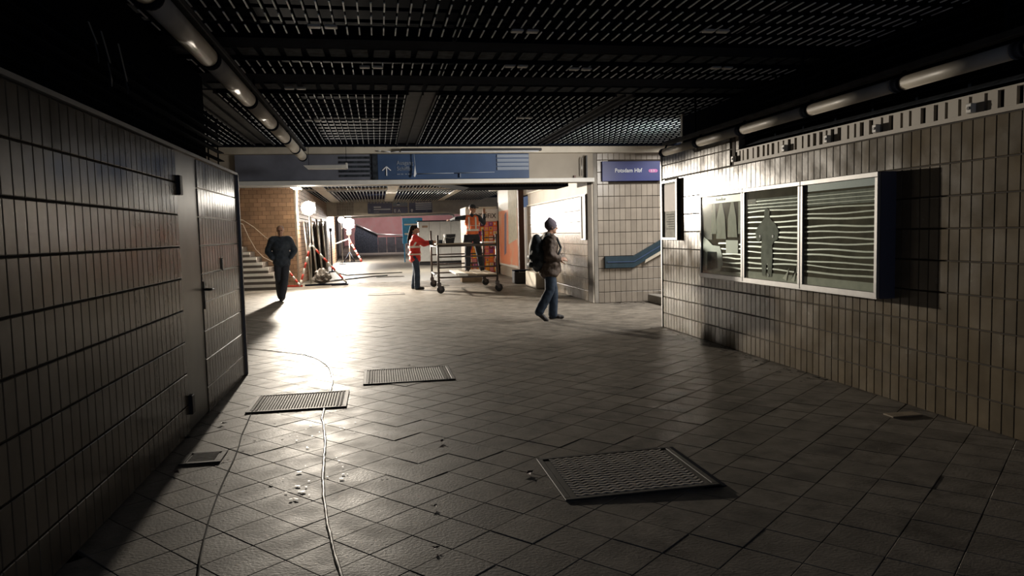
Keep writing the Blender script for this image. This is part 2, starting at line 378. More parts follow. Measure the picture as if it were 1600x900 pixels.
# shadow gap line between wall and door and top ledge
MB().box(-1.56, -1.475, -1.6, 8.53, 2.19, 2.215).build('top_rail', M['alu'], wl)
gl = thing('louvre_band', (-1.62, 3.5, 2.215), 'dark slatted ventilation band on top of the tiled wall on the left', 'ventilation grille')
for k in range(6):
    MB().box(-1.66, -1.60, -1.5, 8.5, 2.25+k*0.085, 2.258+k*0.085).build('slat', M['grate'], gl)
for k in range(22):
    MB().box(-1.665, -1.655, -1.4+k*0.47, -1.37+k*0.47, 2.215, 2.76).build('upright', M['grate'], gl)
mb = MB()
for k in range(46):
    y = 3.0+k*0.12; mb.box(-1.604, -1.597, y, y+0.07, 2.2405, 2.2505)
mb.build('pale_dashes', M['lip'], gl)['kind'] = 'stuff'  # broken row of pale dashes along the lowest slat
struct('wall_left_upper', MB().box(-2.9, -1.72, -1.6, 8.19, 2.19, 3.17), M['void'])
# torn foil scraps hanging from the band
for i, (y, z, s) in enumerate([(4.75, 2.60, 0.10), (4.95, 2.52, 0.13), (5.25, 2.50, 0.07)]):
    x = -1.56
    mb = MB()
    P = [(x, y-s/3, z+s*0.5), (x-0.02, y+s/4, z+s*0.45), (x-0.01, y+s*0.35, z-s*0.2), (x, y, z-s*0.6), (x+0.01, y-s*0.3, z-s*0.1)]
    mb.prism(P, (-0.006, 0.004, 0)).prism([(x, y-0.01, z+s*0.5), (x, y+0.01, z+s*0.5), (x-0.04, y+0.01, 2.775), (x-0.04, y-0.01, 2.775)], (-0.004, 0, 0))
    tag(mb.build('foil_scrap', M['alu']), ['torn silvery foil scrap hanging over the left wall, nearest of three', 'largest torn foil scrap over the left wall, middle of three', 'smallest foil scrap over the left wall, farthest of three'][i], 'scrap', 'torn foil scraps over the left wall')

# --- outer shell (left hall, kiosk backs, ceiling void)
struct('wall_back_left', MB().box(-6.4, -2.9, 8.2, 8.5, 0, 3.17), M['shell'])
struct('wall_outer_left', MB().box(-6.6, -6.4, 8.2, 45.8, 0, 5.6), M['shell'])
struct('ceiling', MB().box(-6.6, 9.5, -1.6, 58, 4.2, 4.4), M['void'])
# --- right wall
RX = 4.25
wr = struct('wall_right', MB().box(RX+0.014, RX+0.30, -1.6, 10.66, 0, 2.24).box(RX+0.014, RX+0.30, 8.36, 10.66, 2.24, 2.64).box(RX+0.3, 6.3, -1.6, 10.64, 0, 2.24), M['grout'])
ueR = [10.645-TW*i for i in range(118)][::-1]
ZRr = ZR[:9] + [2.235]
def skipR(u, z):
    return (5.6 < u < 8.9 and 0.93 < z < 1.90) or (9.98 < u < 10.55 and 1.4 < z < 2.15)
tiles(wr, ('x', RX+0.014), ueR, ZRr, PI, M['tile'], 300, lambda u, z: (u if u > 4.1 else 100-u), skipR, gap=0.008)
tiles(wr, ('x', RX+0.014), [u for u in ueR if u > 8.36], [2.24, 2.44, 2.64], PI, M['tile'], 0, lambda u, z: u, gap=0.008, rest_name='upper_tile_field')
MB().bev(RX-0.012, RX+0.31, 10.645, 10.70, 0, 2.66, 0.008).build('corner_trim', M['alu'], wr)
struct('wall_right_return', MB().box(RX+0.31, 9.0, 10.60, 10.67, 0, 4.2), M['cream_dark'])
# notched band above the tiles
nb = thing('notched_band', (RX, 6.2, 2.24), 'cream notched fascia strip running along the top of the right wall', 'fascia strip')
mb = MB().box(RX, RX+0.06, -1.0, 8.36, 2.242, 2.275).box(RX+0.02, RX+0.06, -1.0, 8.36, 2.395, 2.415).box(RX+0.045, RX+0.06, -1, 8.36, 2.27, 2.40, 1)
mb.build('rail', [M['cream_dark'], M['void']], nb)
y = 8.28
k = 0
while y > 1.0:
    w_ = random.choice([0.07, 0.085, 0.10, 0.11]) if y < 6 else random.choice([0.05, 0.07, 0.09])
    MB().box(RX+0.004, RX+0.03, y-w_, y, 2.276, 2.40).build('tooth', M['cream_dark'], nb); y -= w_+random.choice([0.03, 0.045, 0.055]); k += 1
for i, y in enumerate([8.33, 7.2, 6.45, 5.75, 4.72, 4.22, 3.3]):
    c = thing('wall_clip', (RX-0.02, y, 2.29), 'small pale bracket on the notched strip of the right wall, ' + ['farthest', 'second farthest', 'third farthest', 'fourth farthest', 'third nearest in view', 'second nearest in view', 'nearest'][i] + ' one', 'bracket', 'pale brackets along the notched strip')
    MB().bev(RX-0.04, RX+0.004, y-0.028, y+0.028, 2.275, 2.345, 0.006).build('body', M['white'], c)
    MB().tube((RX-0.045, y, 2.31), (RX-0.038, y, 2.31), 0.012).build('screw', M['black'], c)
gr = thing('louvre_grille', (RX+0.12, 6.0, 2.42), 'dark louvre grille with thin horizontal slats above the right wall display case', 'ventilation grille')
for k in range(8):
    MB().prism([(RX+0.06, 1.0, 2.45+k*0.085), (RX+0.065, 1.0, 2.457+k*0.085), (RX+0.14, 1.0, 2.50+k*0.085), (RX+0.135, 1.0, 2.49+k*0.085)], (0, 7.32, 0)).build('slat', M['plate'], gr)
for k in range(14):
    MB().box(RX+0.14, RX+0.155, 8.2-k*0.55, 8.23-k*0.55, 2.42, 3.165).build('upright', M['grate'], gr)
struct('wall_right_upper', MB().box(RX+0.32, 6.3, -1.6, 10.6, 2.24, 3.17), M['void'])
struct('trim_1', MB().box(RX+0.02, RX+0.10, 8.28, 8.36, 2.42, 2.62), M['cream_dark'])

# --- column / wall facing the camera, with the handrail
CY = 14.6; CX = 4.36
cw = struct('wall_column', MB().box(CX, 9.0, CY+0.014, 15.1, 0, 3.17), M['grout'])
ce = [CX+0.075+0.118*i for i in range(20)]
zc = [0.0, 0.225] + [0.225+ROW*k for k in range(1, 12)] + [3.08]
def skipC(u, z): return (4.62 < u < 5.9 and 2.52 < z < 2.87)
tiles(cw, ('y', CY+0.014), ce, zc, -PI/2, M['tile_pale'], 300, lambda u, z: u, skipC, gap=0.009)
MB().bev(CX-0.02, CX+0.07, CY-0.01, CY+0.1, 0, 3.1, 0.012).build('corner_post', M['concrete'], cw)
sg = thing('station_sign', (4.53, CY, 2.49), 'blue station name sign with white lettering and mauve badge on pale tiled wall', 'sign')
MB().bev(4.525, 5.775, CY-0.06, CY+0.0, 2.487, 2.888, 0.006).build('panel', M['blue'], sg)
text('lettering', 'Potsdam Hbf', (4.79, CY-0.062, 2.665), 0.113, M['sign_white'], sg, sx=0.93)
MB().prism([(5.56+0.05*math.cos(a)*(1) + (0.10 if math.cos(a) > 0 else 0), CY-0.064, 2.69+0.036*math.sin(a)) for a in [2*PI*i/16 for i in range(16)]], (0, 0.004, 0)).build('badge', M['mauve'], sg)
text('line_number', 'S 3', (5.56, CY-0.066, 2.668), 0.058, M['sign_white'], sg)
hr = thing('handrail_band', (4.55, CY, 0.72), 'teal blue boxed handrail rising to the right on the pale tiled wall', 'handrail')
MB().prism([(4.56, CY-0.07, 0.725), (5.17, CY-0.07, 0.72), (6.5, CY-0.07, 1.44), (6.5, CY-0.07, 1.66), (5.17, CY-0.07, 0.955), (4.56, CY-0.07, 0.96)], (0, 0.069, 0)).build('casing', M['handrail'], hr)
MB().prism([(4.60, CY-0.085, 0.835), (5.18, CY-0.085, 0.83), (6.5, CY-0.085, 1.54), (6.5, CY-0.085, 1.565), (5.17, CY-0.085, 0.85), (4.60, CY-0.085, 0.855)], (0, 0.014, 0)).build('grip_rail', M['navy'], hr)
MB().prism([(5.40, CY-0.09, 0.80), (5.42, CY-0.09, 0.87), (6.5, CY-0.09, 1.44), (6.5, CY-0.09, 1.36)], (0, 0.03, 0)).build('cream_rail', M['cream'], hr)
# steps of the right exit
for k in range(8):
    struct('stair_step', MB().bev(5.45+0.30*k, 9.2, 10.72, CY-0.1, 0.16*k if k else 0, 0.16*(k+1), 0.008), M['concrete'])

# --- beam with the exit signs
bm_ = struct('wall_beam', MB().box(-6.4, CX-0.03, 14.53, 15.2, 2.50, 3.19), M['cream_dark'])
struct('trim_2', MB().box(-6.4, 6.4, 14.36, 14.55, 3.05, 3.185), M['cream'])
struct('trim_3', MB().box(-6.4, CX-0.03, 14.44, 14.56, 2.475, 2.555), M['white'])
mb = MB()
for k in range(62):
    x = -6.2+k*0.2
    mb.prism([(x, 14.35, 3.20), (x+0.03, 14.35, 3.20), (x+0.02, 14.35, 3.165), (x-0.01, 14.35, 3.175)], (0, 0.02, 0))
    mb.box(x, x+0.012, 14.20, 14.36, 3.185, 3.20)
tag(mb.build('ceiling_hooks', M['black']), 'row of small dark hooks along the top edge of the cream beam', 'hooks', kind='stuff')
s1 = thing('exit_sign', (1.5, 14.5, 2.57), 'long navy overhead sign with an up arrow and the word Ausgang', 'sign')
MB().bev(0.05, 3.0, 14.47, 14.53, 2.565, 3.045, 0.004).build('panel', M['navy'], s1)
mb = MB().bar((0.215, 14.465, 2.635), (0.215, 14.465, 2.80), 0.02, 0.018, up=(0,1,0)).bar((0.215, 14.465, 2.81), (0.135, 14.465, 2.735), 0.018, 0.012, up=(0,1,0)).bar((0.215, 14.465, 2.81), (0.295, 14.465, 2.735), 0.018, 0.012, up=(0,1,0))
mb.build('arrow', M['sign_white'], s1)
text('lettering', 'Ausgang', (0.41, 14.466, 2.845), 0.105, M['sign_grey'], s1, sx=0.86)
text('lettering', 'Schiffba', (0.41, 14.466, 2.735), 0.105, M['sign_grey'], s1, sx=0.90)
mb = MB()
for i, (a, b) in enumerate([(0.41, 0.47), (0.485, 0.53), (0.56, 0.60), (0.62, 0.70)]): mb.box(a, b, 14.462, 14.468, 2.655, 2.672)
mb.build('small_print', M['sign_grey'], s1)
for k in range(4): MB().box(2.36, 2.99, 14.45, 14.471, 2.725+k*0.08, 2.785+k*0.08).build('light_bar', M['sign_grey'], s1)
s2 = thing('blank_sign', (-1.2, 14.5, 2.57), 'dark blank overhead sign with faint slats, behind the end of the left tube light', 'sign')
MB().bev(-2.55, -0.05, 14.48, 14.53, 2.565, 3.045, 0.004).build('panel', pm('blank_panel', (0.15, 0.16, 0.20), 0.5, var=0.2, vscale=3), s2)
for k in range(5): MB().box(-0.66, -0.06, 14.465, 14.481, 2.62+k*0.085, 2.665+k*0.085).build('slat', M['plate'], s2)
struct('trim_4', MB().box(-0.048, 0.048, 14.45, 14.53, 2.556, 3.05), M['plate'])
# dark tube fixture and the bent conduit in front of the sign
tf = thing('dark_tube_fixture', (1.85, 14.25, 3.07), 'long dark tube lamp housing with a pale lower edge under the cream beam', 'light fixture')
MB().bev(0.49, 3.21, 14.22, 14.30, 3.075, 3.125, 0.008).box(0.6, 0.63, 14.29, 14.37, 3.1, 3.12).box(3.0, 3.03, 14.29, 14.37, 3.1, 3.12).build('housing', M['black'], tf)
MB().box(0.49, 3.15, 14.225, 14.29, 3.060, 3.0745).build('pale_edge', M['sign_white'], tf)
MB().path([(0.49, 14.25, 3.07), (0.30, 14.26, 3.066), (0.12, 14.3, 3.085), (0.02, 14.36, 3.10)], 0.008).build('cable', M['sign_white'], tf, True)
cd = thing('bent_conduit', (0.75, 14.42, 2.65), 'thin pale bent conduit hanging in front of the navy exit sign', 'conduit')
MB().path([(0.74, 14.43, 3.05), (0.755, 14.42, 2.82), (0.75, 14.42, 2.665)], 0.008).path([(0.75, 14.42, 2.665), (1.5, 14.43, 2.672), (2.30, 14.44, 2.685)], 0.008).build('pipe', M['sign_grey'], cd, True)
MB().prism([(0.755, 14.40, 2.83), (0.775, 14.40, 2.66), (0.745, 14.40, 2.60), (0.725, 14.40, 2.62)], (0, 0.015, 0)).build('white_tag', M['sign_white'], cd)
MB().box(1.62, 1.635, 14.43, 14.45, 2.59, 2.67).build('hanger', M['sign_grey'], cd)
# niche with pipe at the right end of the beam
pn = thing('wall_pipe', (4.08, 14.48, 2.55), 'short vertical pipe and bracket at the right end of the beam', 'pipe')
MB().path([(4.07, 14.46, 2.60), (4.07, 14.46, 2.93), (4.09, 14.46, 2.97)], 0.012).build('pipe', M['steel'], pn, True)
MB().box(4.16, 4.185, 14.43, 14.53, 2.56, 3.0).build('bracket', M['black'], pn)
MB().bev(3.92, 3.96, 14.49, 14.53, 2.56, 2.61, 0.004).build('foot', M['rust'], pn)

# --- ceiling grates
def slat_mesh(L, pitch=0.33, dash=0.225, lip=True):
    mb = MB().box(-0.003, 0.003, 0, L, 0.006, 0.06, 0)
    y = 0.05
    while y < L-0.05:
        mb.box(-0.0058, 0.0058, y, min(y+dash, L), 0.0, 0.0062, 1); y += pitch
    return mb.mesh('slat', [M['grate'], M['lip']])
PX = [(-4.72, -2.15), (-1.75, 0.39), (0.81, 3.0), (3.30, 5.9)]
pos = ['far left panel', 'left middle panel', 'right middle panel', 'far right panel']
bays = [(-1.4, 6.60, 'nearest bay'), (7.42, 8.02, 'narrow bay between the cross girders'), (9.10, 14.12, 'bay in front of the cream beam')]
CZ = 3.18
for (y0, y1, bn) in bays:
    sm = slat_mesh(y1-y0)
    nb_ = max(1, int((y1-y0)/0.33))
    for (x0, x1), pn_ in zip(PX if y0 > 9 else [(-4.72, -1.98), (-1.95, 0.70), (0.74, 3.10), (3.14, 5.9)], pos):
        g = thing('ceiling_grate', ((x0+x1)/2, (y0+y1)/2, CZ), 'dark ceiling grating, %s, %s' % (pn_, bn), 'ceiling grating', 'dark ceiling gratings')
        n = int((x1-x0)/0.097)
        for i in range(n+1):
            inst('slat', sm, g, (x0+(x1-x0)*i/n, y0, CZ))
        mb = MB()
        for i in range(nb_+1):
            y = y0+0.005+0.33*i
            if y < y1: mb.box(x0, x1, y-0.004, y+0.004, CZ+0.03, CZ+0.055)
        mb.build('cross_bars', M['grate'], g)
        MB().box(x0-0.01, x1+0.01, y0-0.012, y0, CZ-0.004, CZ+0.06).box(x0-0.01, x1+0.01, y1, y1+0.012, CZ-0.004, CZ+0.06).box(x0-0.013, x0-0.005, y0, y1, CZ-0.004, CZ+0.06).box(x1+0.005, x1+0.013, y0, y1, CZ-0.004, CZ+0.06).build('frame', M['grate'], g)
for (y0, y1) in ((6.60, 7.42), (8.02, 9.10)):
    g = thing('cross_girder', (0, (y0+y1)/2, CZ), 'dark ceiling cross girder with square plates, ' + ('nearer' if y0 < 7 else 'farther') + ' of the two', 'girder', 'dark ceiling cross girders')
    MB().box(-6.3, 6.2, y0+0.02, y0+(y1-y0)*0.46, CZ+0.012, CZ+0.12).box(-6.3, 6.2, y0+(y1-y0)*0.46, y1-0.02, CZ+0.04, CZ+0.12).build('web', M['dark'], g)
    pl = MB().box(-0.072, 0.072, -0.15, 0.15, 0, 0.012).mesh('plate', M['plate'])
    for k in range(58):
        inst('plate', pl, g, (-5.3+k*0.2, y0+(y1-y0)*0.72, CZ+0.02), (0, 0, random.uniform(-0.03, 0.03)))
for i, (a, b) in enumerate([(-2.13, -1.77), (0.41, 0.79), (3.02, 3.28)]):
    g = thing('ceiling_channel', ((a+b)/2, 11.6, CZ), ['left', 'middle', 'right'][i] + ' grey sheet metal channel running lengthwise between the ceiling gratings', 'ceiling channel', 'ceiling channels')
    MB().box(a, b, 9.1, 14.12, CZ+0.03, CZ+0.045).build('sheet', M['channel'], g)
    for x in (a, b-0.03, (a+b)/2-0.01): MB().box(x, x+0.02, 9.1, 14.12, CZ-0.008, CZ+0.03).build('flange', M['channel'], g)
struct('trim_5', MB().box(-6.3, 6.2, 14.135, 14.35, CZ-0.01, CZ+0.08), M['dark'])
for i, (x, y, t) in enumerate([(-0.37, 6.19, 'near the left tube light'), (1.27, 6.18, 'over the middle of the passage, nearest'), (2.9, 6.03, 'near the right side, nearest'),
        (0.0, 7.61, 'in the narrow bay, leftmost'), (1.44, 7.47, 'in the narrow bay, second from left'), (2.13, 7.55, 'in the narrow bay, third from left'), (3.62, 7.39, 'in the narrow bay, rightmost'),
        (-0.85, 8.74, 'on the farther girder'), (-0.85, 11.07, 'far bay beside the left tube light'), (-0.05, 10.94, 'far bay left of middle channel'),
        (1.39, 10.85, 'far bay right of middle channel'), (2.18, 10.77, 'far bay left of right channel')]):
    c = thing('ceiling_clip', (x, y, CZ-0.02), 'pair of small pale metal clips under the ceiling ' + t, 'clip', 'pairs of pale ceiling clips')
    for s in (-1, 1):
        MB().bev(x+s*0.065-0.05, x+s*0.065+0.05, y-0.035, y+0.035, CZ-0.022, CZ-0.001, 0.005).build('clip', M['white'], c)

# --- second hall ceiling (seen at a grazing angle)
for bi, (y0, y1) in enumerate([(15.4, 20.2), (21.2, 27.6), (28.6, 37.6)]):
    for pi_, (x0, x1) in enumerate(PX[:4]):
        if pi_ == 3: x1 = 5.2
        g = thing('ceiling_grate', ((x0+x1)/2, (y0+y1)/2, CZ), 'far hall ceiling grating, %s, %s' % (['first bay behind the beam', 'second bay behind the beam', 'last bay before the far signs'][bi], pos[pi_]), 'ceiling grating', 'far hall gratings')
        mb = MB(); n = int((x1-x0)/0.12)
        for i in range(n+1):
            x = x0+(x1-x0)*i/n; mb.box(x-0.004, x+0.004, y0, y1, CZ+0.006, CZ+0.06, 0)
            y = y0
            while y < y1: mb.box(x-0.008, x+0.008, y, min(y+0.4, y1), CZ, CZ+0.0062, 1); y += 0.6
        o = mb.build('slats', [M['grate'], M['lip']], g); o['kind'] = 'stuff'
        MB().box(x0, x1, y0-0.05, y0, CZ-0.01, CZ+0.06).box(x0, x1, y1, y1+0.05, CZ-0.01, CZ+0.06).build('frame', M['cream'], g)
    if bi: struct('trim_%d' % (6+bi), MB().box(-6.3, 5.6, y0-0.95, y0-0.06, CZ-0.01, CZ+0.1), M['channel'])
for i, (a, b) in enumerate([(-2.13, -1.77), (0.41, 0.79), (3.02, 3.28)]):
    g = thing('ceiling_channel', ((a+b)/2, 24, CZ), ['left', 'middle', 'right'][i] + ' pale sheet metal channel in the ceiling of the far hall', 'ceiling channel', 'far ceiling channels')
    MB().box(a, b, 15.4, 37.6, CZ-0.012, CZ+0.012).build('sheet', M['cream'], g)
sb = thing('shutter_box', (0, 16.2, 2.6), 'dark roller shutter box hanging just behind the beam', 'shutter box')
MB().box(-6.3, 4.0, 15.25, 16.4, 2.565, 2.80).build('casing', M['dark'], sb)
MB().prism([(4.0, 15.25, 2.44), (1.9, 15.25, 2.44), (1.2, 15.25, 2.56), (4.0, 15.25, 2.56)], (0, 1.1, 0)).build('apron', M['dark'], sb)
mb = MB()
for k in range(26): mb.box(2.4+k*0.06, 2.435+k*0.06, 15.243, 15.251, 2.47, 2.53)
mb.build('relief_pattern', M['plate'], sb)['kind'] = 'stuff'

# --- second hall: right wall
wf = struct('wall_far_right', MB().box(CX+0.014, CX+0.3, 15.1, 27.6, 0, 2.24).box(CX, CX+0.3, 15.1, 21.3, 2.24, 2.62).box(CX, CX+0.3, 15.1, 17.6, 2.62, 3.18).box(CX+0.12, CX+0.3, 17.6, 27.6, 2.62, 3.18), M['grout'])
wf.data.materials[0] = M['cream_dark']
MB().box(CX+0.006, CX+0.0135, 15.1, 21.4, 0, 2.24).build('grout_bed', M['grout'], wf)
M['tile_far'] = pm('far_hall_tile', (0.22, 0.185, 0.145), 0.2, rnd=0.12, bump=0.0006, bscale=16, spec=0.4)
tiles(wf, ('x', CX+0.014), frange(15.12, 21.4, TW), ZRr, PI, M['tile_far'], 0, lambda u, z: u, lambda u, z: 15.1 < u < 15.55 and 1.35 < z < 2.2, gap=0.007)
MB().box(CX-0.02, CX+0.014, 15.12, 21.4, 2.245, 2.275).build('ledge', M['cream'], wf)
MB().box(CX-0.035, CX, 15.12, 21.4, 2.60, 2.63).build('ledge', M['cream'], wf)
fm = thing('narrow_display_frame', (CX-0.02, 15.33, 1.3), 'narrow upright notice frame on the far tiled wall, just beyond the pale corner', 'notice frame')
def frame_x(parent, x, y0, y1, z0, z1, mat, inner, dep=0.04, b=0.03):
    MB().bev(x-dep, x, y0, y1, z0, z0+b, 0.003).bev(x-dep, x, y0, y1, z1-b, z1, 0.003).bev(x-dep, x, y0, y0+b, z0+b, z1-b, 0.003).bev(x-dep, x, y1-b, y1, z0+b, z1-b, 0.003).build('frame', mat, parent)
    MB().box(x-dep*0.5, x-0.001, y0+b, y1-b, z0+b, z1-b).build('backing', inner, parent)
frame_x(fm, CX, 15.13, 15.48, 1.30, 2.26, M['alu'], M['tile_pale'])
# small frame on the right wall
sf = thing('small_notice_frame', (RX-0.02, 10.27, 1.33), 'small upright notice frame with a faded sheet, left of the display case', 'notice frame')
frame_x(sf, RX+0.0, 9.985, 10.565, 1.335, 2.20, M['alu'], M['paper_and_reflection_grey'], 0.055, 0.035)
MB().box(RX-0.032, RX-0.028, 10.06, 10.50, 1.75, 2.14).build('faded_picture', M['rust'], sf)
mb = MB()
for k in range(7): mb.box(RX-0.031, RX-0.028, 10.13, 10.42-0.04*(k % 3), 1.70-k*0.035, 1.708-k*0.035)
mb.build('text_lines', M['plate'], sf)
MB().box(RX-0.056, RX+0.0, 9.965, 9.985, 1.33, 2.21).build('side_cover', M['black'], sf)

# --- display case with three windows
dc = thing('display_case', (4.08, 7.25, 0.86), 'long grey framed three-window display case on the right wall', 'display case')
Y0, Y1, Z0, Z1, FX = 5.51, 8.965, 0.87, 1.93, 4.08
ym = [5.51, 6.66, 7.825, 8.965]
MB().box(FX+0.03, RX, Y0, Y1, Z0, Z1).build('body', pm('case_side', (0.10, 0.105, 0.15), 0.4), dc)
for a, b, nm in zip(ym[:-1], ym[1:], ('right', 'middle', 'left')):
    bw = 0.045
    MB().bev(FX, FX+0.03, a+0.004, b-0.004, Z0, Z0+bw+0.01, 0.004).bev(FX, FX+0.03, a+0.004, b-0.004, Z1-bw, Z1, 0.004).bev(FX, FX+0.03, a+0.004, a+bw, Z0+bw, Z1-bw, 0.004).bev(FX, FX+0.03, b-bw, b-0.004, Z0+bw, Z1-bw, 0.004).build('window_frame', M['alu'], dc)
    MB().box(FX+0.010, FX+0.013, a+bw, b-bw, Z0+bw, Z1-bw).build('pane', M['glass'], dc)
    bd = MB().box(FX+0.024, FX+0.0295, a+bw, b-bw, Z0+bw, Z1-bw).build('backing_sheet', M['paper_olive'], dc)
    # stair treads reflected in the pane, built as pale wavy strips
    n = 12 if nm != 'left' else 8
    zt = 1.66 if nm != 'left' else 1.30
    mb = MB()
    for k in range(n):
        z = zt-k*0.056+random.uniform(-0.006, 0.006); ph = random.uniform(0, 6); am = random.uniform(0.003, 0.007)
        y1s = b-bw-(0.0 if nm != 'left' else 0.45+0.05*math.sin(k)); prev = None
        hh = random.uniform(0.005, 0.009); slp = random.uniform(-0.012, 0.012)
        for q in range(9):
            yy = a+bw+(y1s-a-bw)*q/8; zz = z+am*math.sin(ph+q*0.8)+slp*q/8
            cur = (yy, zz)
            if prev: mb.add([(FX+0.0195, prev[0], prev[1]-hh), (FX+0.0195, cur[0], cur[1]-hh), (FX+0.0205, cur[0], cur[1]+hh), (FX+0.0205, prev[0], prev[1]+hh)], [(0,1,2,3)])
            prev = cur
    o = mb.build('reflection_strips', M['reflection_and_paper'], bd); o['kind'] = 'stuff'
    if nm != 'left':
        MB().box(FX+0.021, FX+0.024, a+bw, b-bw, 1.68, 1.80).build('pale_sheet', M['paper_and_reflection_grey'], bd)
        MB().box(FX+0.021, FX+0.024, a+bw, b-bw, Z0+bw, 1.00).build('pale_sheet', M['paper'], bd)
        if nm == 'right': MB().box(FX+0.021, FX+0.0245, a+bw, b-bw, 1.82, Z1-bw).build('dark_header', M['navy'], bd)
        for k in range(3): MB().box(FX+0.019, FX+0.022, a+bw+0.0, b-bw-0.02*k, 1.70+k*0.035, 1.706+k*0.035).build('crease', M['reflection_and_paper'], bd)
    if nm == 'middle':
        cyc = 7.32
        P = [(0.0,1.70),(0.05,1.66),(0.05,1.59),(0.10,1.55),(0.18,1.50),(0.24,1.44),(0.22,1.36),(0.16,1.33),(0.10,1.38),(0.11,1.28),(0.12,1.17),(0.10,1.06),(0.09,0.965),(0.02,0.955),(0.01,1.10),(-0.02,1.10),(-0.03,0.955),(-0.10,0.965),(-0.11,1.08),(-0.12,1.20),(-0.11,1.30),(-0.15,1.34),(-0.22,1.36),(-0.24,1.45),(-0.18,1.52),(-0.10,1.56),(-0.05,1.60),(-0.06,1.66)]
        MB().prism([(FX+0.016, cyc+u, z) for u, z in P], (0.002, 0, 0)).build('reflected_figure', M['paper_and_reflection_grey'], bd)  # reflection of a standing person, built as a flat pale shape
        for u in (-0.13, 0.135): MB().bev(FX+0.012, FX+0.018, cyc+u-0.018, cyc+u+0.018, 1.375, 1.41, 0.003).build('black_stud', M['black'], bd)
        MB().bev(FX+0.012, FX+0.018, cyc-0.06, cyc-0.03, 0.965, 0.99, 0.003).build('black_stud', M['black'], bd)
        MB().box(FX+0.018, FX+0.021, 7.55, 7.77, 1.74, 1.80).build('rust_label', M['rust'], bd)
        MB().prism([(FX+0.016, 7.0, 0.96), (FX+0.016, 6.92, 1.02), (FX+0.016, 6.88, 1.07), (FX+0.016, 6.93, 0.94)], (0.002, 0, 0)).prism([(FX+0.016, 6.84, 0.95), (FX+0.016, 6.74, 1.05), (FX+0.016, 6.73, 1.12), (FX+0.016, 6.78, 0.94)], (0.002, 0, 0)).build('crumpled_scrap', M['reflection_and_paper'], bd)
    if nm == 'left':
        MB().box(FX+0.018, FX+0.023, a+bw, b-bw, 1.795, 1.875).build('header_strip', M['grey_blue'], bd)
        mb = MB()      # dark hand-like scribbled word, unreadable in the photograph
        for k, (u, h_) in enumerate([(8.52, 0.03), (8.50, 0.012), (8.47, 0.012), (8.445, 0.012), (8.42, 0.014), (8.395, 0.012), (8.37, 0.03), (8.345, 0.012), (8.315, 0.012), (8.29, 0.014)]):
            mb.box(FX+0.015, FX+0.018, u-0.006, u+0.004, 1.822, 1.83+h_); mb.box(FX+0.015, FX+0.018, u-0.018, u, 1.836, 1.842)
        mb.build('scribbled_word', M['black'], bd)
        MB().box(FX+0.019, FX+0.023, 8.64, b-bw, 1.35, 1.79).build('rust_area', M['rust'], bd)
        for (u0, u1, zb) in [(8.50, 8.66, 1.42), (8.26, 8.52, 1.36), (7.98, 8.22, 1.38), (7.88, 7.96, 1.42)]:
            MB().prism([(FX+0.016, u0, zb), (FX+0.016, u0+0.03, 1.62), (FX+0.016, (u0+u1)/2-0.03, 1.79), (FX+0.016, (u0+u1)/2+0.03, 1.79), (FX+0.016, u1-0.01, 1.60), (FX+0.016, u1, zb)], (0.002, 0, 0)).build('hanging_sheet', M['paper'], bd)
        MB().box(FX+0.015, FX+0.018, 7.96, 8.26, 1.19, 1.345).build('white_card', M['white'], bd)
        MB().prism([(FX+0.015, 8.90, 0.95), (FX+0.015, 8.90, 1.40), (FX+0.015, 8.75, 1.34), (FX+0.015, 8.62, 1.28), (FX+0.015, 8.42, 1.27), (FX+0.015, 8.36, 1.15), (FX+0.015, 8.34, 1.05), (FX+0.015, 8.42, 0.97)], (0.003, 0, 0)).build('dark_shape', M['green_dark'], bd)  # flat dark green shape low in the left window
        MB().prism([(FX+0.014, 8.78, 0.96), (FX+0.014, 8.76, 1.20), (FX+0.014, 8.50, 1.20), (FX+0.014, 8.48, 1.0)], (0.002, 0, 0)).build('grey_patch', M['plate'], bd)
        MB().box(FX+0.018, FX+0.023, a+bw, b-bw, Z0+bw, 0.965).build('pale_sheet', M['paper'], bd)
MB().bev(FX-0.002, FX+0.002, Y0, Y1, Z0-0.001, Z0+0.010, 0.0005).build('drip_edge', M['alu'], dc)

# --- second hall: left side
struct('wall_stair_back', MB().box(-6.4, -2.47, 24.0, 24.3, 0, 3.18), pm('brown_joint', (0.16, 0.10, 0.065), 0.9))
wb = struct('wall_far_left', MB().box(-2.80, -2.465, 24.0, 46.0, 0, 3.18), M['grout'])
tiles(wb, ('x', -2.465), frange(24.02, 45.9, 0.245), frange(0.0, 3.17, 0.13), 0.0, M['tile_brown'], 0, lambda u, z: u, gap=0.012, rest_name='brick_field')
mb = MB()
for r in range(24):
    x = -6.3-(0.1225 if r % 2 else 0)
    while x < -2.5:
        mb.tone = random.random(); mb.box(x, min(x+0.232, -2.53), 23.988, 24.0, 0.003+0.13*r, 0.003+0.13*r+0.12); x += 0.245
o = mb.build('brick_field', M['tile_brown'], bpy.data.objects['wall_stair_back']); o['kind'] = 'stuff'
MB().bev(-2.52, -2.455, 23.98, 24.04, 0, 3.17, 0.01).build('corner_trim', M['cream_dark'], wb)
ends = [-2.80, -2.93, -3.05, -3.20, -3.38, -3.56, -3.76, -3.98, -4.2]
for k, xe in enumerate(ends):
    s = struct('stair_step', MB().bev(-6.35, xe, 22.3+0.12*k, 23.96, 0.157*k, 0.157*(k+1), 0.006), M['concrete'])
    s.data.materials[0] = M['riser']
    MB().box(-6.35, xe+0.002, 22.29+0.12*k, 22.36+0.12*k, 0.157*(k+1)-0.075, 0.157*(k+1)+0.003).build('nosing', M['white'], s)
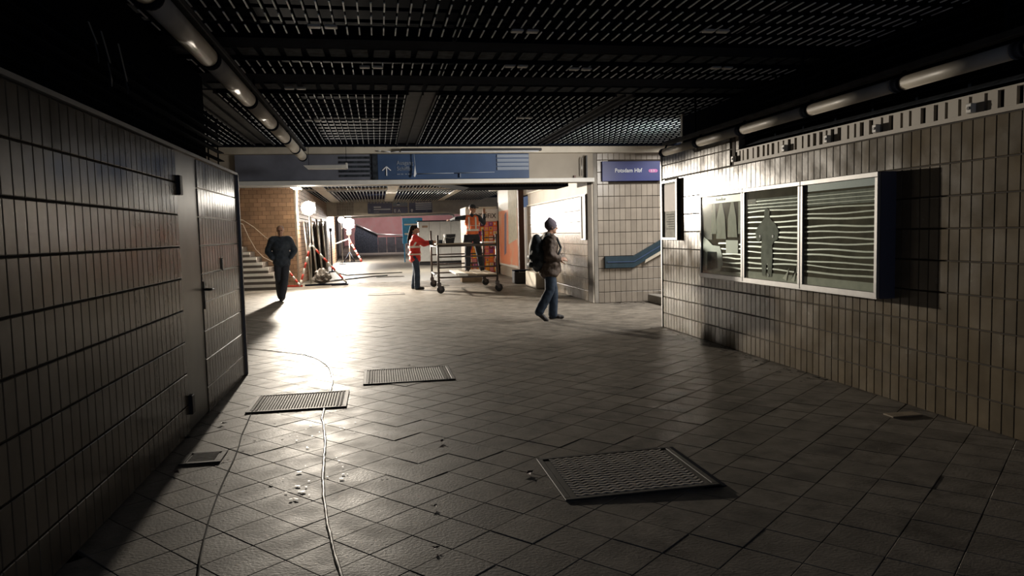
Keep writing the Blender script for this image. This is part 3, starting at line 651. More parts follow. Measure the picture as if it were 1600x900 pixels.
rp = MB().path([(-6.0, 23.9, 2.35), (-4.05, 23.9, 2.07), (-3.75, 23.9, 1.86), (-3.4, 23.9, 1.52), (-3.1, 23.9, 1.28), (-2.7, 23.9, 1.12)], 0.012)
tag(rp.build('hanging_cable', M['rope'], smooth=True), 'upper pale cable sagging along the brown wall by the left stairs', 'cable', 'pale cables by the left stairs')
rp = MB().path([(-6.0, 23.86, 2.3), (-4.05, 23.86, 1.95), (-3.9, 23.86, 1.55), (-3.71, 23.86, 1.16), (-3.5, 23.86, 0.92), (-3.2, 23.86, 0.75), (-2.9, 23.86, 0.70)], 0.012)
tag(rp.build('hanging_cable', M['rope'], smooth=True), 'lower pale cable sagging deeper beside the left stairs', 'cable', 'pale cables by the left stairs')
# --- far lintel with its signs
LY = 38.0
struct('wall_far_lintel', MB().box(-2.46, 6.6, LY, LY+0.5, 2.50, 3.32).box(4.7, 6.6, LY, LY+0.5, 0, 2.5), M['cream'])
mb = MB()
for i in range(7):
    for j in range(4): mb.tone = random.random(); mb.box(-1.95+i*0.118, -1.95+i*0.118+0.105, LY-0.02, LY, 2.56+j*0.16, 2.56+j*0.16+0.145)
o = mb.build('tile_field', M['tile_pale'], bpy.data.objects['wall_far_lintel']); o['kind'] = 'stuff'
f1 = thing('far_direction_sign', (0.55, LY-0.02, 2.58), 'faded lavender direction sign with arrow and two text lines on the far lintel', 'sign')
MB().bev(-0.44, 0.78, LY-0.05, LY-0.001, 2.60, 3.22, 0.004).build('panel', M['lavender'], f1)
MB().bev(0.81, 1.55, LY-0.05, LY-0.001, 2.95, 3.22, 0.004).build('grey_panel', M['sign_grey'], f1)
MB().bev(0.81, 1.55, LY-0.05, LY-0.001, 2.60, 2.92, 0.004).build('panel', M['lavender'], f1)
mb = MB().box(-0.14, 0.22, LY-0.055, LY-0.05, 2.89, 2.95).box(-0.14, 0.68, LY-0.055, LY-0.05, 2.78, 2.83).box(-0.14, 0.12, LY-0.055, LY-0.05, 2.67, 2.69)
mb.build('text_line', M['sign_white'], f1)
mb = MB().prism([(-0.34, LY-0.056, 2.85), (-0.42, LY-0.056, 2.77), (-0.37, LY-0.056, 2.77), (-0.37, LY-0.056, 2.69), (-0.31, LY-0.056, 2.69), (-0.31, LY-0.056, 2.77), (-0.26, LY-0.056, 2.77)], (0, 0.005, 0)); mb.build('arrow', M['sign_grey'], f1)
text('lettering', 'E A', (0.86, LY-0.056, 2.65), 0.22, M['sign_white'], f1)
mb = MB().prism([(1.0, LY-0.056, 3.06), (1.04, LY-0.056, 3.13), (1.14, LY-0.056, 3.13), (1.18, LY-0.056, 3.06)], (0, 0.005, 0)); mb.build('car_pictogram', M['navy'], f1)
MB().box(1.01, 1.16, LY-0.057, LY-0.05, 3.0, 3.045).build('pictogram_base', M['sign_white'], f1)
f2 = thing('far_bar_sign', (2.2, LY-0.02, 2.58), 'dark blue far sign with an up arrow and four white bars', 'sign')
MB().bev(1.62, 2.78, LY-0.05, LY-0.001, 2.60, 3.24, 0.004).build('panel', M['lavender'], f2)
for k in range(4): MB().box(1.95, 2.75, LY-0.056, LY-0.05, 2.76+k*0.10, 2.815+k*0.10).build('white_bar', M['sign_white'], f2)
MB().prism([(1.76, LY-0.056, 2.81), (1.68, LY-0.056, 2.73), (1.73, LY-0.056, 2.73), (1.73, LY-0.056, 2.64), (1.79, LY-0.056, 2.64), (1.79, LY-0.056, 2.73), (1.84, LY-0.056, 2.73)], (0, 0.005, 0)).build('arrow', M['sign_white'], f2)
MB().box(2.46, 2.55, LY-0.056, LY-0.05, 2.62, 2.73).build('square_mark', M['sign_grey'], f2)
MB().box(-0.5, 2.9, LY-0.04, LY+0.0, 3.245, 3.28).build('top_rail', M['cream'], f2) if False else None
tag(MB().path([(-1.6, LY-0.12, 2.43), (1.2, LY-0.12, 2.47), (3.6, LY-0.12, 2.50), (3.8, LY-0.12, 2.46), (3.9, LY-0.12, 2.38)], 0.045, 10).build('ceiling_pipe', M['white'], smooth=True), 'long white pipe running along the bottom of the far lintel', 'pipe')
mb = MB()
for k in range(48): mb.box(-2.4+k*0.16, -2.29+k*0.16, LY-0.15, LY-0.08, 3.12, 3.15)
tag(mb.build('edge_teeth', M['cream']), 'row of pale teeth along the ceiling edge above the far signs', 'trim', kind='stuff')
# --- far end
struct('wall_far_end', MB().box(-3, 8, 57, 57.3, 0.5, 4.4), M['pink'])
struct('wall_far_end_left', MB().box(-3.2, -2.465, 46, 57.3, 0, 4.4), M['shell'])
bl = thing('balustrade', (0.2, 50, 0.4), 'grey panelled stair balustrade in front of the far pink wall', 'balustrade')
MB().prism([(-1.5, 50, 0.3), (-1.5, 50, 1.62), (-1.38, 50, 2.20), (0.0, 50, 1.54), (0.0, 50, 0.3)], (0, 0.08, 0)).build('sloped_panel', M['plate'], bl)
for k in range(3): MB().bev(0.02+k*0.58, 0.56+k*0.58, 50, 50.06, 0.35, 1.38, 0.01).build('panel', M['channel'], bl)
MB().path([(-1.4, 49.97, 2.28), (0.0, 49.97, 1.58), (1.75, 49.97, 1.48)], 0.05, 8).build('handrail', M['steel'], bl, True)
MB().tube((1.78, 49.97, 0.35), (1.78, 49.97, 2.05), 0.07).build('post', M['white'], bl, True)
bp = thing('blue_poster', (2.5, 40.4, 1.2), 'bright blue poster panel left of the white cabin', 'poster')
MB().bev(1.35, 2.45, 41.0, 41.06, 1.02, 2.42, 0.01).box(1.4, 1.46, 41.0, 41.06, 0, 1.02).box(2.34, 2.4, 41.0, 41.06, 0, 1.02).build('panel', M['sky_blue'], bp)
MB().box(1.45, 2.2, 40.99, 41.0, 2.02, 2.10).build('white_stripe', M['white'], bp)
MB().box(1.45, 1.9, 40.99, 41.0, 1.5, 1.6).build('white_stripe', M['white'], bp)
# white cabin
wc = thing('white_cabin', (3.3, 37, 0), 'long white site cabin at the back behind the scaffold', 'cabin')
for k in range(5): MB().bev(1.97+k*0.53, 2.49+k*0.53, 36.4, 36.46, 0.18, 2.12, 0.008).build('wall_panel', M['white'], wc)
MB().box(1.99, 4.6, 36.46, 37.6, 0.16, 2.11).build('body', M['cream'], wc)
MB().bev(1.94, 4.66, 36.36, 37.65, 2.12, 2.17, 0.01).build('roof', M['plate'], wc)
MB().box(1.97, 4.6, 36.5, 37.5, 0.0, 0.16).build('skid', M['black'], wc)
MB().bev(2.15, 2.42, 36.385, 36.4, 1.83, 1.93, 0.004).build('name_plate', M['tile_brown'], wc)

# --- photo booth, poster wall, post and box
pb = thing('photo_booth', (3.9, 27.6, 0), 'photo booth with white header and bright portrait collage front, behind the scaffold', 'photo booth')
BX0, BX1, BY = 3.15, 4.30, 26.6
MB().bev(BX0, BX1, BY, 28.4, 0.05, 2.45, 0.02).build('cabinet', M['cream'], pb)
MB().bev(BX0-0.02, BX1+0.02, BY-0.06, BY, 1.93, 2.36, 0.01).build('header', M['white'], pb)
text('lettering', 'FOTOFIX', (BX0+0.16, BY-0.063, 2.03), 0.24, M['black'], pb, sx=0.9)
MB().box(BX0+0.02, BX1-0.02, BY-0.02, BY-0.001, 0.08, 1.90).build('collage_board', M['redcoat'], pb)
cols = [pm('collage_%s' % n_, c_, 0.5) for n_, c_ in (('yellow', (0.75, 0.42, 0.04)), ('violet', (0.25, 0.08, 0.30)), ('orange', (0.80, 0.22, 0.05)), ('rose', (0.65, 0.25, 0.28)), ('cream', (0.70, 0.62, 0.50)), ('dark', (0.08, 0.03, 0.05)))]
cmb = [bpy.data.meshes.new('x') for _ in range(0)]
for i in range(7):
    for j in range(11):
        u = BX0+0.05+i*0.155; z = 0.11+j*0.163
        ph = inst('portrait_tile', None, pb, (u, BY-0.021, z)) if False else MB().box(u, u+0.135, BY-0.030, BY-0.0205, z, z+0.145).box(u+0.04, u+0.095, BY-0.034, BY-0.030, z+0.05, z+0.12, 1).build('photo_tile', [cols[(i*3+j*5+(i*j) % 3) % 6], cols[(i+j*2+3) % 5]], pb)
ps = thing('orange_poster', (CX-0.03, 24.8, 0.3), 'large orange and white poster panel on the right wall beyond the brown post', 'poster')
M['poster'] = pm('poster_print', (0.80, 0.30, 0.16), 0.35, stain=(0.78, 0.66, 0.52), sscale=1.1)
MB().bev(CX-0.05, CX, 22.6, 26.4, 0.35, 3.0, 0.01).build('panel', M['white'], ps)
MB().box(CX-0.056, CX-0.05, 22.75, 26.3, 0.42, 2.25).build('print', M['poster'], ps)
MB().prism([(CX-0.06, 25.3, 0.7), (CX-0.06, 25.1, 2.1), (CX-0.06, 24.7, 2.2), (CX-0.06, 24.9, 0.8)], (0.004, 0, 0)).build('blue_shape', M['lavender'], ps)
MB().prism([(CX-0.06, 24.4, 1.1), (CX-0.06, 24.3, 2.9), (CX-0.06, 22.8, 2.9), (CX-0.06, 22.8, 1.3)], (0.003, 0, 0)).build('pale_area', M['paper'], ps)
MB().box(CX-0.062, CX-0.056, 22.8, 24.2, 0.36, 0.44).build('lower_edge', M['white'], ps)
tag(MB().bev(4.15, 4.31, 21.7, 21.86, 0, 3.18, 0.01).build('brown_post', pm('post_brown', (0.10, 0.045, 0.03), 0.5)), 'tall dark brown post between the orange poster and the tiled wall', 'post')
bxo = thing('equipment_box', (4.13, 21.2, 0), 'black equipment case standing on the floor at the foot of the brown post', 'case')
MB().bev(3.86, 4.34, 21.05, 21.45, 0.02, 0.36, 0.015).build('body', M['black'], bxo)
MB().bev(3.86, 4.34, 21.05, 21.45, 0.362, 0.40, 0.012).build('lid', M['dark'], bxo)
MB().path([(4.0, 21.04, 0.37), (4.0, 21.01, 0.34), (4.2, 21.01, 0.34), (4.2, 21.04, 0.37)], 0.008).build('handle', M['steel'], bxo, True)
tag(MB().bev(4.04, 4.335, 18.9, 20.3, 0.0, 0.42, 0.02).build('pale_crate', M['cream']), 'low pale crate against the tiled wall behind the walking man', 'crate')

# ================================================================== LIGHT FIXTURES
def tube_run(name, x, z, ys, label, r, rail_dx, rail_dz, mats):
    t = thing(name, (x, (ys[0]+ys[-1])/2, z), label, 'light fixture')
    for a, b in zip(ys[:-1], ys[1:]):
        g = MB().tube((x, a+0.05, z), (x, b-0.05, z), r, r, 20).build('tube_segment', mats, t, True)
        for c in (a+0.05, b-0.05):
            pass
    for c in ys:
        MB().lathe([(r*0.9, -0.055), (r*1.12, -0.05), (r*1.12, -0.02), (r*1.02, 0.0), (r*1.12, 0.02), (r*1.12, 0.05), (r*0.9, 0.055)], (x, c, z), 20, 0, 'y').tube((x, c, z), (x+rail_dx, c, z+rail_dz), 0.014).build('collar', M['dark'], t, True)
    MB().bev(x+rail_dx-0.035, x+rail_dx+0.035, ys[0]-0.1, ys[-1]+0.1, z+rail_dz-0.012, z+rail_dz+0.035, 0.005).build('mounting_rail', M['tube'] if rail_dx > 0.05 else M['channel'], t)
    for c in ys[::2]:
        MB().box(x+rail_dx-0.01, x+rail_dx+0.01, c+0.16, c+0.19, z+rail_dz+0.03, CZ).build('hanger', M['dark'], t)
    return t
tube_run('tube_light_run', -1.26, 2.93, [1.4, 3.1, 4.7, 6.3, 8.15, 9.8, 11.2, 12.5, 13.7], 'long run of fat tubular ceiling lights over the left side of the passage', 0.075, 0.03, 0.115, M['tube'])
tube_run('tube_light_run', 4.0, 2.565, [-0.4, 0.75, 1.8, 2.95, 4.06, 5.17, 6.41, 7.70, 8.83, 9.95], 'long run of slimmer tubular lights along the top of the right wall', 0.052, 0.05, 0.115, M['tube'])
lp = thing('loose_light_tray', (-0.85, 13.6, 2.75), 'short pale light tray dangling below the end of the left tube light', 'light fixture')
MB().prism([(-1.24, 13.55, 2.76), (-1.17, 13.55, 2.70), (-0.50, 13.55, 2.70), (-0.50, 13.55, 2.765)], (0, 0.18, 0)).build('tray', M['white'], lp)
MB().bev(-0.515, -0.48, 13.56, 13.7, 2.70, 2.80, 0.004).build('end_holder', M['white'], lp)
MB().tube((-0.50, 13.6, 2.79), (-0.50, 13.6, CZ), 0.004).tube((-1.15, 13.6, 2.74), (-1.15, 13.62, CZ), 0.004).build('wire', M['dark'], lp)
for i, (x0, y0, y1, lab) in enumerate([(3.95, 19.0, 25.5, 'white rail light fixture over the photo booth side of the far hall'), (-2.3, 17.5, 23.2, 'white rail light fixture at the ceiling by the left stairs')]):
    t = thing('rail_light', (x0, (y0+y1)/2, 2.95), lab, 'light fixture')
    for dx in (-0.09, 0.0, 0.09): MB().bev(x0+dx-0.022, x0+dx+0.022, y0, y1, 2.93, 2.97, 0.004).build('rail', M['white'], t)
    for k in range(4):
        yy = y0+0.3+(y1-y0-0.6)*k/3; MB().box(x0-0.12, x0+0.12, yy-0.03, yy+0.03, 2.97, 3.0).box(x0-0.01, x0+0.01, yy-0.01, yy+0.01, 2.99, CZ+0.03).build('bracket', M['plate'], t)

# ================================================================== WORK LAMPS
WARM = (1.0, 0.89, 0.74); COOL = (1.0, 0.93, 0.85)
M['lamp1'] = em('floodlight_glow', (1.0, 0.86, 0.66), 55); M['lamp2'] = em('floodlight_glow_far', (1.0, 0.92, 0.82), 55)
def stripes(mb, p0, p1, r, n):
    p0 = Vector(p0); p1 = Vector(p1)
    for k in range(n): mb.tube(p0.lerp(p1, k/n), p0.lerp(p1, (k+1)/n), r, r, 8, k % 2)
    return mb
def flood(parent, c, w_, h_, mat):
    x, y, z = c
    hd = MB().bev(x-w_/2-0.02, x+w_/2+0.02, y+0.03, y+0.09, z-h_/2-0.02, z+h_/2+0.02, 0.01).build('lamp_head', M['black'], parent)
    MB().lathe([(w_*0.02, -0.035), (w_*0.3, -0.03), (w_*0.5, -0.01), (w_*0.52, 0.028)], (x, y, z), 24, 0, 'y').build('lamp_glass', mat, hd, True)
L1 = (-2.13, 24.35, 2.42)
st = thing('work_light_stand', (-1.9, 23.7, 0), 'work floodlight on a mast with red and white striped tripod legs, by the brown corner', 'work light')
flood(st, L1, 0.42, 0.34, M['lamp1'])
MB().tube((L1[0], 24.47, 0.05), (L1[0], 24.47, 2.3), 0.02).tube((L1[0], 24.47, 1.2), (L1[0], 24.47, 1.3), 0.03).bar((L1[0], 24.47, 1.22), (-2.02, 23.56, 1.22), 0.03, 0.03).build('mast', M['steel'], st, True)
for p0, p1, n in [((-2.05, 23.56, 1.25), (-2.37, 23.2, 0.03), 7), ((-2.0, 23.56, 1.24), (-1.0, 23.5, 0.06), 9), ((-2.72, 23.3, 0.52), (-2.37, 23.2, 0.03), 5)]:
    stripes(MB(), p0, p1, 0.03, n).build('leg', [M['white'], M['red']], st, True)
MB().bar((-2.85, 23.25, 0.03), (-2.3, 23.2, 0.03), 0.05, 0.05).build('base_bar', M['red'], st)
MB().bar((-2.25, 23.4, 0.03), (-1.0, 23.5, 0.03), 0.05, 0.05).bev(-1.45, -0.95, 23.25, 23.6, 0.0, 0.03, 0.005).build('base_bar', M['dark'], st)
ld = light('floodlight_1', 'SPOT', (L1[0], L1[1]-0.12, L1[2]), LAMP1_W, WARM, 0.14, target=(3.0, 9.0, 2.15))
ld.data.spot_size = math.radians(104); ld.data.spot_blend = 1.0
light('floodlight_1_spill', 'POINT', (L1[0], L1[1]-0.12, L1[2]), 240, WARM, 0.14)
L2 = (-1.62, 43.6, 2.22)
st2 = thing('far_work_light_stand', (-1.6, 43.8, 0), 'farther work floodlight on a mast with striped leg, below the far lintel', 'work light')
flood(st2, L2, 0.62, 0.45, M['lamp2'])
MB().tube((-1.62, 43.72, 0.05), (-1.62, 43.72, 2.05), 0.03).lathe([(0.02, 0), (0.14, 0.05), (0.14, 0.3), (0.05, 0.36)], (-1.62, 43.72, 1.52), 12).build('mast', M['white'], st2, True)
stripes(MB(), (-1.65, 43.72, 1.35), (-0.95, 43.4, 0.03), 0.05, 8).build('leg', [M['white'], M['red']], st2, True)
stripes(MB(), (-1.65, 43.72, 1.35), (-2.38, 43.4, 1.08), 0.035, 4).build('arm', [M['white'], M['cream']], st2, True)
MB().tube((-1.62, 43.72, 0.6), (-1.95, 43.6, 0.03), 0.03).tube((-1.62, 43.72, 0.6), (-1.35, 43.6, 0.03), 0.03).build('brace', M['plate'], st2, True)
MB().bar((-2.15, 43.4, 0.03), (-0.95, 43.4, 0.03), 0.06, 0.05).build('base_bar', M['dark'], st2)
light('floodlight_2', 'POINT', (L2[0], L2[1]-0.25, L2[2]), LAMP2_W, COOL, 0.22)
bl_ = thing('round_lamp', (-2.0, 40, 2.35), 'round white lamp globe on a slim pole left of the far floodlight', 'work light')
MB().lathe([(0.0, -0.18), (0.10, -0.15), (0.17, -0.06), (0.18, 0.03), (0.13, 0.12), (0.0, 0.18)], (-1.9, 41.0, 2.40), 16).build('globe', em('globe_glow', (1.0, 0.9, 0.8), 4.0), bl_, True)
MB().tube((-1.9, 41.0, 0), (-1.9, 41.0, 2.24), 0.02).lathe([(0.2, 0), (0.2, 0.03), (0.03, 0.06)], (-1.9, 41, 0), 12).build('pole', M['steel'], bl_, True)
# bundle of masts and a crumpled sheet behind the first lamp
for i, (x, y, h_, r, lab) in enumerate([(-2.30, 24.6, 2.0, 0.03, 'leftmost grey pole leaning behind the near work light'), (-2.12, 25.1, 2.15, 0.03, 'second grey pole leaning behind the near work light'), (-1.98, 25.7, 2.1, 0.035, 'third grey pole from the left leaning behind the near work light'), (-1.84, 26.2, 1.95, 0.03, 'rightmost grey pole leaning behind the near work light')]):
    tag(MB().tube((x+0.12, y, 0.0), (x-0.03, y+0.1, h_), r, r*0.9, 10).build('leaning_pole', M['steel'], smooth=True), lab, 'pole', 'poles behind the near work light')
bm = bmesh.new(); bmesh.ops.create_icosphere(bm, subdivisions=4, radius=1.0)
for v in bm.verts:
    h_ = (v.co.z+1)/2
    n = math.sin(v.co.x*9+v.co.z*5)*0.07+math.sin(v.co.y*11-v.co.z*7)*0.06+math.sin(v.co.x*23+v.co.y*17)*0.03
    rr = 1.0-0.55*h_**0.8
    v.co = Vector((v.co.x*0.36*rr*(1+2*n), v.co.y*0.30*rr*(1+2*n), h_*0.5*(1+n*0.5)))
me = bpy.data.meshes.new('crumpled_tarp'); bm.to_mesh(me); bm.free(); me.materials.append(M['tarp'])
o = bpy.data.objects.new('crumpled_tarp', me); C.objects.link(o); o.location = (-1.80, 24.3, 0.0); tag(o, 'crumpled grey tarpaulin heaped at the foot of the near work light', 'tarpaulin')
ws = thing('wrapped_sheet', (-1.98, 27.2, 0), 'upright sheet of crinkled translucent foil hanging behind the leaning poles', 'foil sheet')
mb = MB(); prev = None
for k in range(25):
    a = k/24; x = -2.42+0.62*a; y = 27.2+0.10*math.sin(k*1.9)+0.05*math.sin(k*4.1)
    cur = (x, y, 1.95+0.12*math.sin(k*0.9))
    if prev: mb.add([(prev[0], prev[1], 0.02), (cur[0], cur[1], 0.02), cur, prev], [(0, 1, 2, 3)])
    prev = cur
mb.build('foil', M['tarp'], ws)
MB().path([(-2.43, 27.2, 2.02), (-1.79, 27.2, 2.05)], 0.015).tube((-2.43, 27.2, 0), (-2.43, 27.2, 2.05), 0.015).tube((-1.79, 27.2, 0), (-1.79, 27.2, 2.05), 0.015).build('frame', M['steel'], ws)
for i, (x, y) in enumerate([(-2.12, 31.2), (-1.95, 32.2)]):
    t = thing('slim_bollard', (x, y, 0), ('left' if i == 0 else 'right') + ' slim dark upright pole with a thick head beside the bright wall', 'pole', 'slim dark poles by the bright wall')
    MB().tube((x, y, 0.0), (x, y, 1.75), 0.028).lathe([(0.14, 0), (0.14, 0.03), (0.03, 0.05)], (x, y, 0), 12).build('pole', M['dark'], t, True)
    MB().bev(x-0.06, x+0.06, y-0.05, y+0.05, 1.72, 1.86, 0.01).build('head', M['black'], t)
nbd = thing('notice_board', (-2.43, 36, 0.2), 'tall white notice board covered in print on the bright left wall', 'notice board')
MB().bev(-2.45, -2.40, 34.0, 37.6, 0.15, 2.3, 0.01).build('board', M['white'], nbd)
mb = MB()
for k in range(26): mb.box(-2.399, -2.395, 34.2, 37.4-0.5*((k*7) % 4)/3, 0.3+k*0.07, 0.325+k*0.07)
mb.build('print_lines', M['rust'], nbd)

# ================================================================== FLOOR THINGS
def floor_plate(label, x0, x1, y0, y1, ribs, rz=0.0, zlift=0.0):
    t = thing('floor_hatch', ((x0+x1)/2, (y0+y1)/2, 0), label, 'floor hatch', 'metal floor hatches')
    b = 0.035
    MB().bev(x0+b, x1-b, y0+b, y1-b, 0.0, 0.005, 0.002).build('plate', M['tread'], t)
    MB().bev(x0, x1, y0, y0+b, 0, 0.0095, 0.0025).bev(x0, x1, y1-b, y1, 0, 0.0095, 0.0025).bev(x0, x0+b, y0+b, y1-b, 0, 0.0095, 0.0025).bev(x1-b, x1, y0+b, y1-b, 0, 0.0095, 0.0025).build('frame', M['tread'], t)
    mb = MB()
    if ribs == 'bars':
        n = int((x1-x0-0.2)/0.024)
        for i in range(n):
            x = x0+0.1+(x1-x0-0.2)*(i+0.5)/n; mb.prism([(x-0.008, y0+b, 0.005), (x+0.008, y0+b, 0.005), (x, y0+b, 0.0095)], (0, y1-y0-2*b, 0))
        for x in (x0+0.055, x0+0.085, x1-0.085, x1-0.055): mb.box(x-0.008, x+0.008, y0+b, y1-b, 0.005, 0.0125)
    elif ribs == 'zigzag':
        ny = 17; nx = 26
        for j in range(ny):
            yy = y0+0.06+(y1-y0-0.12)*j/(ny-1)
            for i in range(nx):
                xa = x0+0.075+(x1-x0-0.15)*i/nx; xb = x0+0.075+(x1-x0-0.15)*(i+1)/nx
                ya, yb = (yy-0.008, yy+0.010) if i % 2 else (yy+0.010, yy-0.008)
                mb.add([(xa, ya-0.013, 0.005), (xb, yb-0.013, 0.005), (xb, yb-0.008, 0.009), (xa, ya-0.008, 0.009), (xb, yb+0.008, 0.009), (xa, ya+0.008, 0.009), (xb, yb+0.013, 0.005), (xa, ya+0.013, 0.005)], [(0,1,2,3), (3,2,4,5), (5,4,6,7)])
    else:
        for j in range(7):
            yy = y0+0.05+(y1-y0-0.1)*j/6; mb.box(x0+0.05, x1-0.05, yy-0.006, yy+0.006, 0.005, 0.0095)
    mb.build('tread_ribs', M['tread_top'] if ribs == 'zigzag' else M['tread_bar'], t)['kind'] = 'stuff'
    t.rotation_euler = (0, 0, rz)
    return t
floor_plate('ribbed steel floor hatch crossed by the pale cord, left of the middle', -1.18, -0.325, 6.58, 7.28, 'bars')
floor_plate('ribbed steel floor hatch in the middle of the floor, beyond the corded one', -0.20, 0.735, 7.52, 8.33, 'bars')
h_ = floor_plate('large zigzag tread plate in the right foreground with one corner lifted', 0.975, 1.895, 3.90, 4.68, 'zigzag')
h_.rotation_euler = (0.0, -0.014, 0.0); h_.location.z = 0.006
MB().box(1.80, 1.93, 3.89, 4.69, 0.0, 0.006).build('hinge_strip', M['dark'], h_)
floor_plate('small square floor hatch close to the left wall', -1.37, -1.10, 5.16, 5.44, 'grid')
floor_plate('narrow ribbed floor drain far back in the middle of the hall', -0.30, 0.63, 18.8, 19.4, 'bars')
floor_plate('narrow ribbed floor drain under the near edge of the scaffold', 0.9, 2.0, 21.3, 21.9, 'bars')
floor_plate('thin dark slot drain behind the woman in the red jacket', -0.1, 0.9, 26.8, 27.3, 'grid')
cordp = [(-2.3, 11.1), (-1.9, 10.6), (-1.444, 10.203), (-1.21, 9.959), (-0.985, 9.725), (-0.84, 9.45), (-0.747, 9.202), (-0.66, 8.9), (-0.597, 8.622), (-0.55, 8.25), (-0.522, 7.944), (-0.512, 7.65), (-0.509, 7.30)]
cord2 = [(-0.515, 6.55), (-0.508, 6.191), (-0.47, 5.9), (-0.452, 5.678), (-0.435, 5.5), (-0.424, 5.326), (-0.418, 5.15), (-0.411, 5.018), (-0.395, 4.679), (-0.375, 4.47), (-0.359, 4.269), (-0.335, 4.07), (-0.312, 3.875), (-0.274, 3.621), (-0.251, 3.469), (-0.215, 3.273), (-0.19, 3.1), (-0.15, 2.6), (-0.2, 2.0)]
def ribbon_cord(pts, r, z):
    mb = MB(); P = []
    for (xa, ya), (xb, yb) in zip(pts[:-1], pts[1:]):      # a flattened cord with a slightly uneven width
        for q in range(4): P.append((xa+(xb-xa)*q/4+random.uniform(-0.002, 0.002), ya+(yb-ya)*q/4))
    P.append(pts[-1]); prev = None
    for i, (x, y) in enumerate(P):
        a = P[max(0, i-1)]; b = P[min(len(P)-1, i+1)]; d = Vector((b[0]-a[0], b[1]-a[1], 0)).normalized(); nn = Vector((-d.y, d.x, 0)); w_ = r*random.uniform(0.85, 1.3)
        c_ = Vector((x, y, 0)); ring = [c_-nn*w_+Vector((0,0,0.0045)), c_-nn*w_*0.6+Vector((0,0,0.0085)), c_+nn*w_*0.6+Vector((0,0,0.0085)), c_+nn*w_+Vector((0,0,0.0045))]
        if prev: mb.add(prev+ring, [(0,1,5,4), (1,2,6,5), (2,3,7,6), (3,0,4,7)])
        prev = ring
    return mb
cr = thing('rope', (-0.4, 6, 0), 'long pale cord lying on the floor and running under the ribbed hatch', 'rope')
ribbon_cord(cordp, 0.010, 0.009).build('far_length', M['rope'], cr, True)
ribbon_cord(cord2, 0.0085, 0.009).build('near_length', M['rope'], cr, True)
mb = MB(); pp = [(-1.121, 6.52), (-1.10, 6.2), (-1.079, 5.848), (-1.04, 5.5), (-1.017, 5.177), (-1.0, 4.8), (-0.979, 4.477), (-0.95, 4.15), (-0.915, 3.853), (-0.88, 3.6), (-0.845, 3.408), (-0.8, 3.1)]
for a, b in zip(pp[:-1], pp[1:]):
    n = 5
    for k in range(n):
        p = Vector((a[0]+(b[0]-a[0])*k/n, a[1]+(b[1]-a[1])*k/n, 0.005)); q = Vector((a[0]+(b[0]-a[0])*(k+1)/n, a[1]+(b[1]-a[1])*(k+1)/n, 0.005)); mb.tube(p, q, 0.0045, 0.0045, 5)
tag(mb.build('dark_string', M['tar']), 'thin dark string on the floor left of the pale cord', 'string')
# litter: dry leaves and grit
def leaf(x, y, s, lab, rz):
    mb = MB()
    for k in range(3):
        a = rz+k*2.1; c_ = Vector((x+0.3*s*math.cos(a), y+0.3*s*math.sin(a), 0.006))
        u = Vector((math.cos(a), math.sin(a), 0.04)); v = Vector((-math.sin(a), math.cos(a), 0.03))
        mb.add([c_-u*s*0.5, c_+v*s*0.28+Vector((0, 0, 0.007)), c_+u*s*0.6+Vector((0, 0, 0.006)), c_-v*s*0.3+Vector((0, 0, 0.004))], [(0, 1, 2), (0, 2, 3)])
    tag(mb.build('dry_leaf', M['rust']), lab, 'leaf', 'dry leaves on the floor')
for x, y, s, lab in [(0.40, 5.25, 0.05, 'crumpled dry leaf on the floor between the hatches and the tread plate'), (0.864, 4.41, 0.06, 'dry leaf beside the left corner of the zigzag plate'), (0.253, 3.985, 0.03, 'tiny dry leaf on the foreground floor, left of the tread plate'),
        (-1.295, 6.24, 0.045, 'dry leaf close to the foot of the metal door, nearer one'), (-1.40, 6.6, 0.04, 'dry leaf close to the foot of the metal door, farther one'), (-1.34, 4.98, 0.05, 'dry leaf by the left wall near the small hatch'), (0.305, 8.46, 0.035, 'dry leaf at the far edge of the middle ribbed hatch'), (0.215, 3.44, 0.03, 'small dry leaf nearest the camera')]:
    leaf(x, y, s, lab, random.uniform(0, 6))
tag(MB().bev(3.86, 4.12, 5.0, 5.12, 0.0, 0.012, 0.003).build('flat_batten', M['wood']), 'short flat wooden batten on the floor by the right wall', 'batten')
mb = MB()
def grit(n, fx, fy, s0, s1):
    for _ in range(n):
        x, y, s = fx(), fy(), random.uniform(s0, s1); a = random.uniform(0, 6)
        P = [(x+s*math.cos(a+k*2*PI/5)*random.uniform(0.6, 1), y+s*0.7*math.sin(a+k*2*PI/5)*random.uniform(0.6, 1), 0.004) for k in range(5)]
        mb.prism(P, (0, 0, s*0.10))
grit(90, lambda: 4.22-abs(random.gauss(0, 0.12)), lambda: random.uniform(6.2, 10.6), 0.006, 0.03)
grit(40, lambda: random.uniform(4.7, 5.45), lambda: 14.5-abs(random.gauss(0, 0.1)), 0.01, 0.04)
tag(mb.build('grit', M['grout']), 'dark grit and crumbs along the foot of the right wall', 'grit', kind='stuff')
mb = MB()
grit(70, lambda: -0.45+random.gauss(0, 0.35), lambda: random.uniform(4.5, 6.5), 0.004, 0.012)
grit(16, lambda: -0.5+random.gauss(0, 0.12), lambda: random.uniform(4.2, 4.9), 0.008, 0.022)
tag(mb.build('plaster_crumbs', M['rope']), 'pale plaster crumbs scattered beside the cord', 'crumbs', kind='stuff')
# cables by the lamps
tag(MB().path([(-1.9, 24.8, 0.02), (-1.5, 25.6, 0.02), (-0.9, 26.4, 0.02), (-0.3, 27.3, 0.02), (0.3, 27.8, 0.02)], 0.02).path([(-1.7, 31, 0.02), (-1.2, 28.8, 0.02), (-0.4, 29.3, 0.02), (0.9, 29.6, 0.02)], 0.02).build('power_cable', M['rubber'], smooth=True), 'black power cable looping on the bright floor by the work lights', 'cable')

